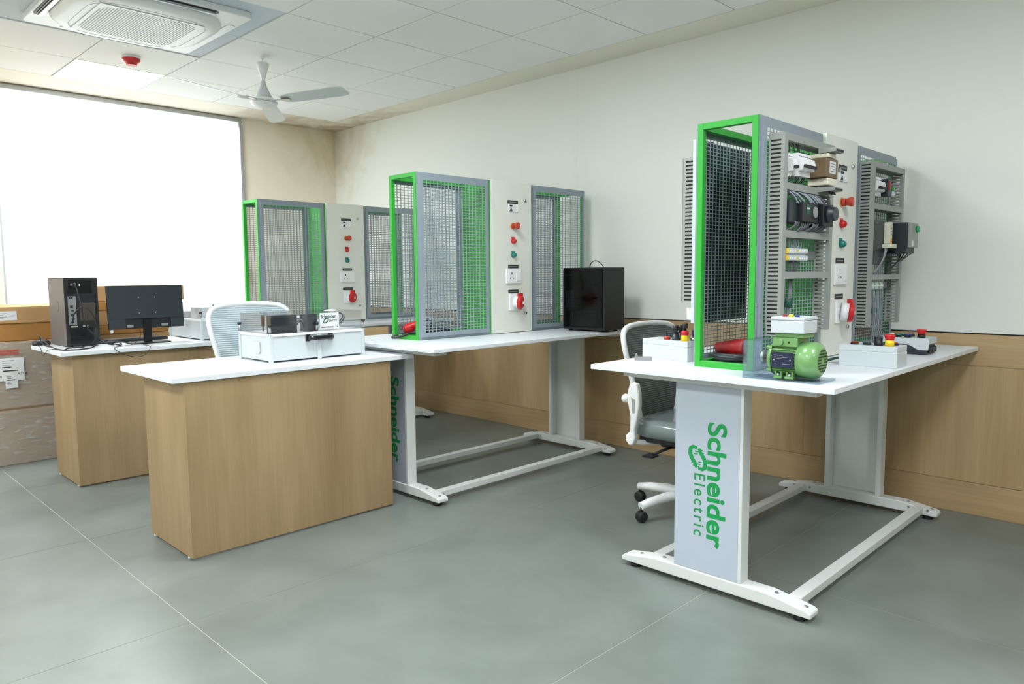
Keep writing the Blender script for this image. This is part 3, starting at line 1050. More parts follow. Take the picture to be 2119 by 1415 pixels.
def make_rack():
    """double-sided perforated rack; origin on the bench at the near right corner (x<=0, y>=0)"""
    t = thing('equipment_rack', '', 'rack')
    p = 0.025
    for y0 in (0.0, RL - p):
        g = G().box(-p, 0, y0, y0 + p, 0, RH).box(-RD, -RD + p, y0, y0 + p, 0, RH)
        g.box(-RD + p, -p, y0, y0 + p, RH - p, RH).box(-RD + p, -p, y0, y0 + p, 0, p)
        ob('end_frame', g, M_GREEN, t, bevel=0.0015, seg=1)
    c0, c1 = 0.580, 0.936             # centre cabinet along y
    # long green rails top and bottom, and the green cheeks of the cabinet
    for x0 in (-RD, -p):
        for a, b_ in ((p, c0 - 0.012), (c1 + 0.012, RL - p)):
            ob('rail', G().box(x0, x0 + p, a + 0.0002, b_, RH - p, RH), M_GREEN, t)
            ob('rail', G().box(x0, x0 + p, a + 0.0002, b_, 0, p), M_GREEN, t)
    for a in (c0 - 0.0118, c1 + 0.0004):
        ob('cheek', G().box(-RD, 0.002, a, a + 0.0114, 0, RH), M_GREEN, t)
    # perforated trays, front and back
    def tray(y0, y1, front):
        s_ = 1 if front else -1
        xf = 0.0005 if front else -RD - 0.0005
        L = y1 - y0
        g = G()
        # flange ring
        for (a, b_, z0, z1) in ((y0, y0 + 0.016, 0.002, RH), (y1 - 0.016, y1, 0.002, RH), (y0 + 0.016, y1 - 0.016, 0.002, 0.018), (y0 + 0.016, y1 - 0.016, RH - 0.016, RH)):
            g.box(xf, xf + 0.002 * s_, a, b_, z0, z1)
        # tray walls
        for (a, b_, z0, z1) in ((y0 + 0.014, y0 + 0.016, 0.016, RH - 0.014), (y1 - 0.016, y1 - 0.014, 0.016, RH - 0.014), (y0 + 0.016, y1 - 0.016, 0.016, 0.018), (y0 + 0.016, y1 - 0.016, RH - 0.016, RH - 0.014)):
            g.box(xf + 0.002 * s_, xf + 0.0125 * s_, a, b_, z0, z1)
        fl = ob('tray_flange', g, M_GREY, t)
        u0, v0 = 0.0, 0.0
        Wd, Hd = L - 0.028, RH - 0.030
        nc, nr = 18, 56
        mu = 0.024
        pu = (Wd - 2 * mu) / nc
        mv0, mv1 = 0.026, 0.028
        pv = (Hd - mv0 - mv1) / nr
        ub, vb = [0.0], [0.0]
        for k in range(nc):
            ub += [mu + k * pu + pu * 0.09, mu + (k + 1) * pu - pu * 0.09]
        for k in range(nr):
            vb += [mv0 + k * pv + pv * 0.105, mv0 + (k + 1) * pv - pv * 0.105]
        ub.append(Wd); vb.append(Hd)
        g = G().perf((xf + 0.0125 * s_ - (0.0 if front else 0.0015), y0 + 0.014, 0.016), Y, Z, X, ub, vb, 0.0015, lambda i, j: i % 2 == 1 and j % 2 == 1)
        pn = ob('perforated_panel', g, M_GREY, t)
        for yy in (y0 + 0.10, y1 - 0.10):
            for zz in (0.009, RH - 0.008):
                ob('rivet', G().cyl((xf + 0.002 * s_, yy, zz), (xf + 0.0042 * s_, yy, zz), 0.0035, n=8), M_ZINC, fl)
        for zz in (0.25, 0.60, 0.90):
            ob('rivet', G().cyl((xf + 0.002 * s_, y0 + 0.007, zz), (xf + 0.0042 * s_, y0 + 0.007, zz), 0.0035, n=8), M_ZINC, fl)
    for fr_ in (True, False):
        tray(0.004, c0 - 0.0125, fr_)
        tray(c1 + 0.0125, RL - 0.002, fr_)
    # centre cabinet: body, door, and what is mounted on the door
    cab = ob('cabinet', G().box(-RD - 0.004, 0.002, c0, c1, 0.001, RH + 0.002), M_CAB, t)
    door = ob('door', G().box(0.0022, 0.020, c0 + 0.0008, c1 - 0.0008, 0.004, RH + 0.004), M_CAB, t, bevel=0.0012, seg=1)
    fx = 0.0202
    yc = 0.762                        # middle line of the fittings
    def plate(y0, y1, z0, z1, m_, th=0.002, x0=fx, name='label_plate', par=None, bv=0.0):
        return ob(name, G().box(x0, x0 + th, y0, y1, z0, z1), m_, par or door, bevel=bv, seg=1)
    for zc in (0.835, 0.427, 0.267):
        lp = plate(yc - 0.046, yc + 0.046, zc - 0.011, zc + 0.011, M_INK)
        plate(yc - 0.036, yc + 0.036, zc - 0.003, zc + 0.002, M_INKL, 0.0004, fx + 0.002, 'print_line', lp)
    # mains breaker window
    mb = plate(yc - 0.040, yc + 0.046, 0.774, 0.822, M_WPL, 0.006, name='breaker_switch', bv=0.001)
    plate(yc - 0.032, yc - 0.012, 0.806, 0.816, M_INK, 0.004, fx + 0.006, 'toggle', mb)
    g = G().prism([(yc - 0.034, 0.778), (yc - 0.010, 0.778), (yc - 0.022, 0.798)], (fx + 0.006, 0, 0), Y, Z, X, 0.003)
    ob('toggle', g, M_INK, mb)
    # emergency stop
    es = ob('emergency_stop', G().cyl((fx, yc, 0.684), (fx + 0.003, yc, 0.684), 0.021, n=24), mat('amber_ring', (214, 150, 60), 0.4), door)
    ob('stop_neck', G().cyl((fx + 0.003, yc, 0.684), (fx + 0.020, yc, 0.684), 0.0165, n=20), M_ORANGE, es)
    ob('mushroom_head', G().rev((fx + 0.0202, yc, 0.684), (fx + 0.050, yc, 0.684), [(0, 0.0145), (0.35, 0.017), (0.7, 0.0215), (0.93, 0.021), (1, 0.015)], 24), M_ORANGE, es)
    # two pilot lamps, red over green
    for zc, ml in ((0.588, M_RED), (0.500, M_TEAL)):
        pl_ = ob('pilot_lamp', G().rev((fx, yc, zc), (fx + 0.026, yc, zc), [(0, 0.017), (0.4, 0.0165), (0.7, 0.0145), (1, 0.007)], 20), ml, door)
        plate(yc - 0.015, yc + 0.015, zc + 0.016, zc + 0.026, ml, 0.004, fx, 'lamp_tag', pl_)
    # three-pin socket
    sk = plate(yc - 0.070, yc + 0.068, 0.318, 0.412, M_WPL, 0.010, name='power_socket', bv=0.003)
    plate(yc - 0.058, yc + 0.010, 0.330, 0.400, M_WPL, 0.002, fx + 0.0102, 'socket_face', sk, 0.0006)
    plate(yc + 0.016, yc + 0.054, 0.334, 0.396, M_WPL, 0.003, fx + 0.0102, 'rocker', sk, 0.001)
    for dy, z0, z1 in ((-0.024, 0.374, 0.390), (-0.038, 0.348, 0.356), (-0.010, 0.348, 0.356)):
        plate(yc + dy - 0.003, yc + dy + 0.003, z0, z1, M_INK, 0.0006, fx + 0.0123, 'pin_hole', sk)
    # red five-pin industrial socket with its flap
    cs = plate(yc - 0.044, yc + 0.040, 0.146, 0.252, M_WPL, 0.012, name='industrial_socket', bv=0.003)
    ob('socket_collar', G().rev((fx + 0.012, yc, 0.200), (fx + 0.040, yc + 0.012, 0.197), [(0, 0.040), (1, 0.043)], 28), M_WPL, cs)
    fl_ = ob('socket_flap', G().rev((fx + 0.0402, yc + 0.0122, 0.197), (fx + 0.062, yc + 0.022, 0.195), [(0, 0.045), (0.6, 0.045), (0.85, 0.040), (1, 0.030)], 28).box(fx + 0.040, fx + 0.058, yc - 0.004, yc + 0.030, 0.236, 0.256), M_RED, cs)
    ob('flap_mark', G().box(fx + 0.0622, fx + 0.063, yc + 0.010, yc + 0.032, 0.186, 0.202), M_PAPER, fl_)
    for zc in (0.850, 0.124):
        lk = ob('cam_lock', G().rev((fx, c1 - 0.062, zc), (fx + 0.008, c1 - 0.062, zc), [(0, 0.0105), (0.7, 0.0105), (1, 0.007)], 16), M_CHROME, door)
        ob('key_slot', G().box(fx + 0.0081, fx + 0.0088, c1 - 0.0635, c1 - 0.0605, zc - 0.006, zc + 0.006), M_INK, lk)
    return t


rack0 = make_rack()
rack0.location = (-1.308, 2.624, TH)
rack0['label'] = 'green-framed perforated rack hung with wired control boards, on the nearest workbench'
rack1 = copy_tree(rack0)
rack1.location = (-3.360, 2.622, TH)
rack1['label'] = 'empty green-framed perforated rack beside the black computer tower'
rack2 = copy_tree(rack0)
rack2.location = (-5.315, 2.640, TH)
rack2['label'] = 'empty green-framed perforated rack farthest away, next to the window'
for r_ in (rack0, rack1, rack2):
    r_['group'] = 'training racks on the workbenches'


# ------------------------------------------------------------------ wired control boards on the nearest rack
def duct(parent, a0, a1, b0, b1, vertical, mirror=False, depth=0.060, fill=True):
    """slotted wiring duct standing off x=0; vertical: y in (a0,a1), z in (b0,b1); else the same box laid level"""
    s_ = -1 if mirror else 1
    g = G()
    th = 0.0016
    pitch, sl = 0.0157, 0.0066
    d0, d1 = 0.008, depth - 0.012
    if vertical:
        n = int((b1 - b0 - 0.006) / pitch)
        vb = [0.0]
        for k in range(n):
            vb += [0.005 + k * pitch, 0.005 + k * pitch + sl]
        vb.append(b1 - b0)
        for y in (a0, a1 - th):
            g.perf((0, y, b0), X * s_, Z, Y, [0, d0, d1, depth - 0.001], vb, th, lambda i, j: i == 1 and j % 2 == 1)
        g.box(0, 0.0016 * s_, a0 + th, a1 - th, b0, b1)
    else:
        n = int((a1 - a0 - 0.006) / pitch)
        vb = [0.0]
        for k in range(n):
            vb += [0.005 + k * pitch, 0.005 + k * pitch + sl]
        vb.append(a1 - a0)
        for z in (b0, b1 - th):
            g.perf((0, a0, z), X * s_, Y, Z, [0, d0, d1, depth - 0.001], vb, th, lambda i, j: i == 1 and j % 2 == 1)
        g.box(0, 0.0016 * s_, a0, a1, b0 + th, b1 - th)
    w = ob('wire_duct', g, M_DUCT, parent)
    if fill:
        ob('wire_bundle', G().box(0.004 * s_, (depth - 0.010) * s_, a0 + 0.004, a1 - 0.004, b0 + 0.004, b1 - 0.004), M_CABLE, w)
    ob('duct_cover', G().box((depth - 0.0008) * s_, (depth + 0.002) * s_, a0 - 0.0008, a1 + 0.0008, b0, b1), M_DUCT, w)
    return w


def wires(parent, starts, ends, sag, m_, r_=0.0016, mid=None, name='wire'):
    for a, b_ in zip(starts, ends):
        a, b_ = Vector(a), Vector(b_)
        s_ = Vector(sag)
        j = Vector((random.uniform(-.006, .006), random.uniform(-.008, .008), random.uniform(-.008, .008)))
        ob(name, G().tube(bez(a, a + s_ + j, b_ + s_ * 0.6 + j, b_, 8), r_, 6), m_, parent)


def breaker(parent, y0, y1, zc, x0, poles, m_=None):
    """row of miniature breakers clipped to a rail"""
    m_ = m_ or M_WPL
    pw = (y1 - y0) / poles
    for k in range(poles):
        a, b_ = y0 + k * pw + 0.0003, y0 + (k + 1) * pw - 0.0003
        prof = [(x0, zc - 0.043), (x0 + 0.044, zc - 0.043), (x0 + 0.044, zc - 0.024), (x0 + 0.060, zc - 0.022), (x0 + 0.066, zc), (x0 + 0.060, zc + 0.022), (x0 + 0.044, zc + 0.024), (x0 + 0.044, zc + 0.043), (x0, zc + 0.043)]
        b = ob('circuit_breaker', G().prism(prof, (0, a, 0), X, Z, Y, b_ - a), m_, parent)
        ob('toggle', G().box(x0 + 0.0635, x0 + 0.074, a + 0.004, b_ - 0.004, zc - 0.013, zc - 0.003), M_INK, b)
        ob('print_line', G().box(x0 + 0.0442, x0 + 0.0446, a + 0.002, b_ - 0.002, zc + 0.030, zc + 0.033), M_INKL, b)


RX = rack0.location.x + 0.0155         # front of the perforated tray
# ---- board on the near half
A = thing('control_board', 'control board with breakers, transformer and grey wiring ducts, near half of the wired rack', 'control board', (RX, 0, 0))
ay0, ay1, az0, az1 = 2.680, 3.146, 0.995, 1.754
duct(A, ay0, ay0 + 0.028, az0, az1, True)
duct(A, ay1 - 0.030, ay1, az0, az1, True, fill=False)
for z0, z1 in ((1.7265, 1.754), (1.545, 1.572), (1.368, 1.395), (1.212, 1.239)):
    duct(A, ay0 + 0.030, ay1 - 0.032, z0, z1, False)
for zc in (1.650, 1.470, 1.305):
    ob('mounting_rail', G().box(0.0005, 0.007, ay0 + 0.034, ay1 - 0.036, zc - 0.0175, zc + 0.0175), M_ZINC, A)
breaker(A, 2.735, 2.770, 1.640, 0.0072, 2)
breaker(A, 2.785, 2.895, 1.645, 0.0235, 6)
ob('rail_spacer', G().box(0.0072, 0.0233, 2.785, 2.895, 1.630, 1.660), M_ZINC, A)
# open-frame transformer
tr = ob('transformer', G().box(0.030, 0.104, 2.960, 3.075, 1.610, 1.685), M_TRAFO, A, bevel=0.002, seg=1)
ob('coil', G().box(0.022, 0.1045, 2.978, 3.056, 1.687, 1.704), M_CREAM, tr, bevel=0.004)
ob('coil', G().box(0.022, 0.1045, 2.978, 3.056, 1.580, 1.608), M_CREAM, tr, bevel=0.004)
ob('mounting_foot', G().box(0.0072, 0.0298, 2.962, 3.072, 1.615, 1.680), M_ZINC, tr)
ob('rating_label', G().box(0.1042, 0.1047, 2.992, 3.052, 1.626, 1.674), M_PAPER, tr)
for k in range(4):
    ob('print_line', G().box(0.1048, 0.1050, 2.998, 3.046 - 0.006 * (k % 2), 1.633 + k * 0.010, 1.636 + k * 0.010), M_INKL, tr)
for z0 in (1.706, 1.554):
    ob('terminal_strip', G().prism([(0.060, z0), (0.128, z0 + 0.004), (0.128, z0 + 0.016), (0.060, z0 + 0.022)], (0, 2.985, 0), X, Z, Y, 0.085), M_DUCT, tr)
    ob('terminal_screw', G().box(0.1282, 0.131, 2.992, 3.06, z0 + 0.006, z0 + 0.012), M_INK, tr)
ob('lug', G().box(0.104, 0.112, 3.0755, 3.090, 1.636, 1.654), M_ZINC, tr)
# logic controller, second bay
pc_ = ob('logic_controller', G().box(0.0072, 0.070, 2.716, 2.960, 1.424, 1.508), M_DARK, A, bevel=0.002, seg=1)
ob('front_cover', G().box(0.0702, 0.088, 2.790, 2.870, 1.430, 1.502), M_BLACK, pc_, bevel=0.002, seg=1)
ob('status_label', G().box(0.0882, 0.0888, 2.822, 2.860, 1.460, 1.494), M_LOGOD, pc_)
ob('status_label', G().box(0.0889, 0.0892, 2.826, 2.856, 1.478, 1.484), M_PAPER, pc_)
bt = ob('contactor', G().box(0.0703, 0.082, 2.880, 2.950, 1.430, 1.502), M_BLACK, A, bevel=0.003)
ob('dial', G().rev((0.0822, 2.918, 1.470), (0.086, 2.918, 1.470), [(0, 0.022), (1, 0.021)], 20), M_DUCT, bt)
rb = ob('rotary_switch', G().box(0.0072, 0.098, 2.964, 3.062, 1.418, 1.506), M_BLACK, A, bevel=0.004)
ob('rotary_knob', G().rev((0.0982, 3.010, 1.466), (0.128, 3.010, 1.466), [(0, 0.034), (0.3, 0.034), (0.5, 0.028), (1, 0.027)], 24), M_DARK, rb)
random.seed(3)
ys = [2.735 + 0.0175 * k for k in range(17)]
wires(A, [(0.046, y - 0.012, 1.5445) for y in ys], [(0.0735, min(y + random.uniform(0.02, 0.06), 3.06), 1.505 - random.uniform(0, 0.012)) for y in ys], (0.016, 0.004, -0.002), M_WIRE, 0.0030)
wires(A, [(0.073, y + 0.02, 1.428) for y in ys], [(0.046, max(y - random.uniform(-0.02, 0.05), 2.715), 1.3955) for y in ys], (0.016, 0, -0.010), M_WIRED, 0.0030)
wires(A, [(0.05, y, 1.6005) for y in (2.745, 2.762, 2.80, 2.83, 2.86, 2.88)], [(0.035, y - 0.008, 1.573) for y in (2.745, 2.762, 2.80, 2.83, 2.86, 2.88)], (0.012, 0, -0.004), M_CABLE, 0.002)
wires(A, [(0.04, y, 1.7262) for y in (2.735, 2.752, 2.79, 2.815, 2.84)], [(0.046, y + 0.006, 1.690) for y in (2.735, 2.752, 2.79, 2.815, 2.84)], (0.01, 0, 0), M_CABLE, 0.002)
wires(A, [(0.10, 3.0 + 0.018 * k, 1.553) for k in range(4)], [(0.04, 3.085 + 0.004 * k, 1.5725) for k in range(4)], (0.01, 0.03, -0.012), M_CABLE, 0.003)
# terminal blocks, third bay
for k in range(9):
    y0 = 2.744 + k * 0.0215
    m_ = M_YEL if k == 0 else M_GBOX
    tb = ob('terminal_block', G().prism([(0.0072, 1.280), (0.050, 1.283), (0.050, 1.300), (0.040, 1.3035), (0.040, 1.3075), (0.050, 1.311), (0.050, 1.329), (0.0072, 1.332)], (0, y0, 0), X, Z, Y, 0.0207), m_, A)
    for zz in (1.291, 1.320):
        ob('marker', G().box(0.0502, 0.0508, y0 + 0.003, y0 + 0.018, zz - 0.004, zz + 0.004), (M_YEL if k in (0, 4) else M_WPL), tb)
ys = [2.790 + 0.012 * k for k in range(10)]
wires(A, [(0.03, y, 1.367) for y in ys], [(0.034, y + 0.01, 1.333) for y in ys], (0.012, 0, 0), M_WIRE, 0.0021)
wires(A, [(0.03, y, 1.279) for y in ys], [(0.03, 2.80 + 0.006 * k, 1.240) for k in range(10)], (0.012, 0, 0), M_WIRED, 0.0021)
# loom going down the open lowest bay
for k in range(7):
    y = 2.812 + 0.0052 * k
    ob('loom_wire', G().tube(bez((0.028, y, 1.2115), (0.034, y, 1.15), (0.022, 2.826 + 0.002 * k, 1.10), (0.010, 2.826 + 0.003 * k, 0.99 - 0.01 * (k % 3)), 8), 0.0022, 6), M_WIRE if k % 2 else M_WIRED, A)
ob('loom_tape', G().rev((0.0245, 2.832, 1.135), (0.0215, 2.832, 1.098), [(0, 0.015), (1, 0.015)], 12), M_LOGOD, A)

# ---- board on the far half
B = thing('control_board', 'control board with a big dark drive and pale contactor, far half of the wired rack', 'control board', (RX, 0, 0))
by0_, by1_, bz0_, bz1_ = 3.602, 4.040, 0.980, 1.743
duct(B, by0_, by0_ + 0.028, bz0_, bz1_, True)
duct(B, by1_ - 0.030, by1_, bz0_, bz1_, True, fill=False)
for z0, z1 in ((1.716, 1.743), (1.526, 1.553), (1.199, 1.222)):
    duct(B, by0_ + 0.030, by1_ - 0.032, z0, z1, False)
for zc in (1.635, 1.168):
    ob('mounting_rail', G().box(0.0005, 0.007, by0_ + 0.034, by1_ - 0.036, zc - 0.0175, zc + 0.0175), M_ZINC, B)
ob('mounting_rail', G().box(0.0005, 0.004, 3.800, 3.818, 1.2225, 1.5255), M_CREAM, B)
breaker(B, 3.640, 3.740, 1.632, 0.0072, 4)
cb = ob('contactor', G().box(0.0072, 0.078, 3.752, 3.800, 1.590, 1.672), M_DARK, B, bevel=0.003)
ob('overload_dial', G().box(0.0782, 0.084, 3.756, 3.778, 1.62, 1.66), M_REDD, cb)
rl = ob('relay', G().box(0.0072, 0.050, 3.845, 3.885, 1.610, 1.640), M_BLACK, B, bevel=0.002, seg=1)
ob('green_button', G().rev((0.05, 3.866, 1.634), (0.070, 3.866, 1.634), [(0, 0.011), (1, 0.009)], 16), mat('green_lens', (12, 150, 78), 0.3), rl)
ob('relay_cap', G().rev((0.0502, 3.866, 1.612), (0.062, 3.880, 1.606), [(0, 0.016), (1, 0.015)], 16), M_GBOX, rl)
dr = ob('motor_drive', G().box(0.0045, 0.062, 3.636, 3.790, 1.270, 1.478), M_DARK, B, bevel=0.004)
ob('print_line', G().box(0.0622, 0.0626, 3.66, 3.685, 1.462, 1.465), M_INKL, dr)
hs = ob('drive_module', G().box(0.0045, 0.140, 3.848, 3.962, 1.322, 1.470), M_DARK, B, bevel=0.004)
ob('keypad', G().box(0.1402, 0.158, 3.856, 3.956, 1.350, 1.466), M_DUCT, hs, bevel=0.003)
ob('green_button', G().rev((0.1582, 3.925, 1.438), (0.170, 3.925, 1.438), [(0, 0.016), (1, 0.014)], 18), mat('green_lens', (12, 150, 78), 0.3), hs)
ob('maker_plate', G().box(0.1582, 0.1588, 3.864, 3.885, 1.356, 1.382), M_PAPER, hs)
pcn = ob('contactor', G().box(0.0625, 0.090, 3.765, 3.800, 1.368, 1.470), M_CREAM, B, bevel=0.002, seg=1)
ob('contactor_base', G().box(0.0625, 0.104, 3.748, 3.822, 1.348, 1.366), M_CREAM, pcn)
for k in range(3):
    ob('screw_hole', G().cyl((0.0902, 3.783, 1.412 + 0.014 * k), (0.0910, 3.783, 1.412 + 0.014 * k), 0.003, n=8), M_INK, pcn)
ob('orange_mark', G().box(0.0902, 0.0908, 3.774, 3.794, 1.374, 1.392), mat('orange_mark', (222, 152, 52), 0.5), pcn)
for k in range(6):
    ob('wire', G().tube(bez((0.075, 3.750 + 0.006 * k, 1.350), (0.080, 3.75, 1.30), (0.06, 3.72, 1.25), (0.05, 3.640 + 0.01 * k, 1.2225 + 0.004), 10), 0.0022, 6), M_WIRE, B)
for k in range(4):
    ob('wire', G().tube(bez((0.10 + 0.012 * k, 3.90 + 0.01 * k, 1.322), (0.10, 3.88, 1.28), (0.07, 3.85, 1.25), (0.05, 3.83 + 0.008 * k, 1.2235), 10), 0.003, 6), M_CABLE if k < 2 else M_WIRED, B)
for k in range(9):
    y0 = 3.648 + k * 0.0205
    tb = ob('terminal_block', G().prism([(0.0072, 1.150), (0.044, 1.152), (0.048, 1.168), (0.044, 1.186), (0.0072, 1.188)], (0, y0, 0), X, Z, Y, 0.0197), M_GBOX if k % 3 else M_MOTOR, B)
    ob('marker', G().box(0.0482, 0.0488, y0 + 0.003, y0 + 0.017, 1.166, 1.172), M_WPL, tb)
for k in range(10):
    y = 3.66 + 0.017 * k
    ob('loom_wire', G().tube(bez((0.035, y, 1.149), (0.045, y, 1.08), (0.03 + 0.002 * k, 3.70 + 0.008 * k, 1.0), (0.05 + 0.006 * (k % 3), 3.66 + 0.022 * k, 0.872), 10), 0.0022, 6), M_WIRE if k % 3 else M_WIRED, B)
for y in (3.70, 3.76):
    ob('loom_tape', G().rev((0.040, y, 1.06), (0.040, y - 0.004, 1.04), [(0, 0.007), (1, 0.007)], 10), M_LOGOD, B)

# ---- boards on the back of the same rack
LX = rack0.location.x - RD - 0.0155
for yo, lab in ((2.700, 'grey-ducted control board on the back of the wired rack, near half'), (3.600, 'grey-ducted control board on the back of the wired rack, far half')):
    Cb = thing('control_board', lab, 'control board', (LX, 0, 0))
    ob('standoff_plate', G().box(-0.034, -0.032, yo - 0.012, yo + 0.452, 1.03, 1.775), M_DARK, Cb)
    ob('plate_edge', G().box(-0.040, -0.026, yo - 0.0145, yo - 0.0122, 1.03, 1.775), mat('pale_steel', (196, 208, 216), 0.35), Cb)
    ob('standoff', G().box(-0.0318, -0.0005, yo + 0.05, yo + 0.07, 1.10, 1.72), M_BLACK, Cb)
    ob('standoff', G().box(-0.0318, -0.0005, yo + 0.37, yo + 0.39, 1.10, 1.72), M_BLACK, Cb)
    kids0 = set(bpy.data.objects)
    duct(Cb, yo, yo + 0.028, 1.118, 1.708, True, True)
    duct(Cb, yo + 0.41, yo + 0.438, 1.118, 1.708, True, True)
    for z0 in (1.680, 1.52, 1.38, 1.25):
        duct(Cb, yo + 0.030, yo + 0.408, z0, z0 + 0.027, False, True)
    for o_ in set(bpy.data.objects) - kids0:
        if o_.parent == Cb:
            o_.location.x = -0.0345
    ob('drive', G().box(-0.095, -0.0345, yo + 0.06, yo + 0.25, 1.41, 1.515), M_DARK, Cb, bevel=0.003)
    ob('drive', G().box(-0.118, -0.0345, yo + 0.10, yo + 0.30, 1.282, 1.375), M_DARK, Cb, bevel=0.003)
    ob('relay', G().box(-0.124, -0.0345, yo + 0.05, yo + 0.075, 1.425, 1.475), M_CREAM, Cb, bevel=0.002, seg=1)
    ob('circuit_breaker', G().box(-0.090, -0.0345, yo + 0.08, yo + 0.26, 1.57, 1.665), M_WPL, Cb, bevel=0.003)
    ob('white_module', G().box(-0.082, -0.0345, yo + 0.02, yo + 0.10, 1.042, 1.092), M_WPL, Cb, bevel=0.003)
    for k in range(4):
        ob('wire', G().tube(bez((-0.06, yo + 0.03 + 0.012 * k, 1.70), (-0.06, yo + 0.03 + 0.012 * k, 1.76), (-0.03, yo + 0.05 + 0.012 * k, 1.79), (-0.006, yo + 0.07 + 0.012 * k, 1.765), 8), 0.0022, 6), M_CABLE, Cb)


# ================================================================== THINGS ON THE DESKS
def make_case():
    """demonstration case: grey body, clear screw-down lid, parts inside; front faces +x, long side along y"""
    t = thing('trainer_case', '', 'case')
    hx, hy, zb, zl = 0.168, 0.275, 0.142, 0.240
    g = G().box(-hx + 0.006, hx - 0.006, -hy + 0.006, hy - 0.006, 0.008, zb - 0.006)
    body = ob('body', g, M_GBOX, t, bevel=0.004)
    for sx in (-1, 1):
        for sy in (-1, 1):
            ob('corner_post', G().box(sx * hx, sx * (hx - 0.020), sy * hy, sy * (hy - 0.020), 0.0, zb), M_GBOX, body, bevel=0.003)
    ob('rim', G().box(-hx, hx, -hy, -hy + 0.008, zb - 0.014, zb).box(-hx, hx, hy - 0.008, hy, zb - 0.014, zb).box(-hx, -hx + 0.008, -hy + 0.008, hy - 0.008, zb - 0.014, zb).box(hx - 0.008, hx, -hy + 0.008, hy - 0.008, zb - 0.014, zb), M_WPL, body, bevel=0.002, seg=1)
    ob('middle_rib', G().box(hx - 0.0058, hx, -0.012, 0.012, 0.0, zb - 0.0145), M_GBOX, body, bevel=0.002, seg=1)
    # carrying handle
    g = G().tube([(hx - 0.004, -0.066, 0.112), (hx + 0.014, -0.064, 0.112), (hx + 0.020, -0.05, 0.111), (hx + 0.020, 0.05, 0.111), (hx + 0.014, 0.064, 0.112), (hx - 0.004, 0.066, 0.112)], 0.012, 8)
    ob('handle', g, M_BLACKG, t)
    for sy in (-1, 1):
        ob('handle_mount', G().box(hx - 0.0055, hx + 0.003, sy * 0.052, sy * 0.078, 0.095, 0.130), M_BLACK, t, bevel=0.003)
    # boss on the end wall
    g = G().prism([(p[0], p[1]) for p in rrect(0.070, 0.060, 0.018)], (0.030, -hy + 0.0058, 0.070), X, Z, -Y, 0.009)
    ob('end_boss', g, M_GBOX, t, bevel=0.003)
    # clear lid: five thin walls
    w = 0.003
    lx, ly = hx - 0.010, hy - 0.010
    g = G().box(-lx, lx, -ly, ly, zl - w, zl)
    g.box(lx - w, lx, -ly, ly, zb + 0.0005, zl - w).box(-lx, -lx + w, -ly, ly, zb + 0.0005, zl - w)
    g.box(-lx + w, lx - w, -ly, -ly + w, zb + 0.0005, zl - w).box(-lx + w, lx - w, ly - w, ly, zb + 0.0005, zl - w)
    lid = ob('clear_lid', g, M_LID, t)
    for (x0, x1, y0, y1) in ((-hx + 0.002, hx - 0.002, -hy + 0.001, -ly - 0.0005), (-hx + 0.002, hx - 0.002, ly + 0.0005, hy - 0.001), (lx + 0.0005, hx - 0.001, -ly, ly), (-hx + 0.001, -lx - 0.0005, -ly, ly)):
        ob('lid_flange', G().box(x0, x1, y0, y1, zb + 0.0005, zb + 0.006), M_LID, lid)
    for px, py in ((-hx + 0.006, -hy + 0.006), (hx - 0.004, -hy + 0.006), (-hx + 0.006, hy - 0.006), (hx - 0.004, hy - 0.006), (hx - 0.002, -0.012)):
        sc = ob('lid_screw', G().rev((px, py, zb + 0.007), (px, py, zb + 0.036), [(0, 0.0075), (1, 0.0065)], 12), M_ZINC, lid)
        ob('screw_cap', G().rev((px, py, zb + 0.0362), (px, py, zb + 0.048), [(0, 0.0105), (1, 0.0095)], 12), M_BLACK, sc)
    # inside: floor, heat sink drive, second module, wiring
    ob('inner_plate', G().box(-lx + 0.006, lx - 0.006, -ly + 0.006, ly - 0.006, zb - 0.0055, zb - 0.002), M_WPL, t)
    hs = ob('drive', G().box(0.095, 0.145, -0.250, -0.110, zb - 0.0018, zl - 0.008), M_DARK, t, bevel=0.003)
    for k in range(7):
        ob('cooling_fin', G().box(0.1452, 0.150, -0.254, -0.114, zb + 0.008 + k * 0.011, zb + 0.012 + k * 0.011), M_BLACK, hs)
    ob('screwdriver', G().tube([(0.03, -0.235, zb + 0.006), (0.03, -0.235, zb + 0.03), (0.03, -0.235, zb + 0.034), (0.03, -0.235, zb + 0.088)], 0.006, 8, rs=[0.002, 0.004, 0.009, 0.010]), M_DARK, t)
    md = ob('relay_module', G().box(0.06, 0.140, -0.050, 0.006, zb - 0.0018, zl - 0.010), M_DARK, t, bevel=0.002, seg=1)
    ob('breaker', G().box(-0.10, 0.0, -0.06, 0.05, zb - 0.0018, zb + 0.07), M_WPL, t, bevel=0.003)
    ob('terminal_row', G().box(-0.13, -0.06, 0.09, 0.25, zb - 0.0018, zb + 0.04), M_GBOX, t, bevel=0.002, seg=1)
    for k in range(5):
        ob('lead', G().tube(bez((0.12, -0.11, zb + 0.02 + k * 0.012), (0.14, -0.09, zb + 0.07), (0.13, -0.07, zb + 0.06), (0.10, -0.051, zb + 0.02 + 0.01 * k), 8), 0.003, 6), M_WIRE if k % 2 else M_CABLE, t)
    for k in range(4):
        ob('lead', G().tube(bez((0.11, 0.10 - k * 0.004, zb + 0.01), (0.12, 0.20, zb + 0.02 + k * 0.01), (0.12, 0.22 - k * 0.01, zb + 0.10), (0.10, 0.12, zb + 0.08 + 0.003 * k), 10), 0.0032, 6), M_DARK if k % 2 else M_WIRE, t)
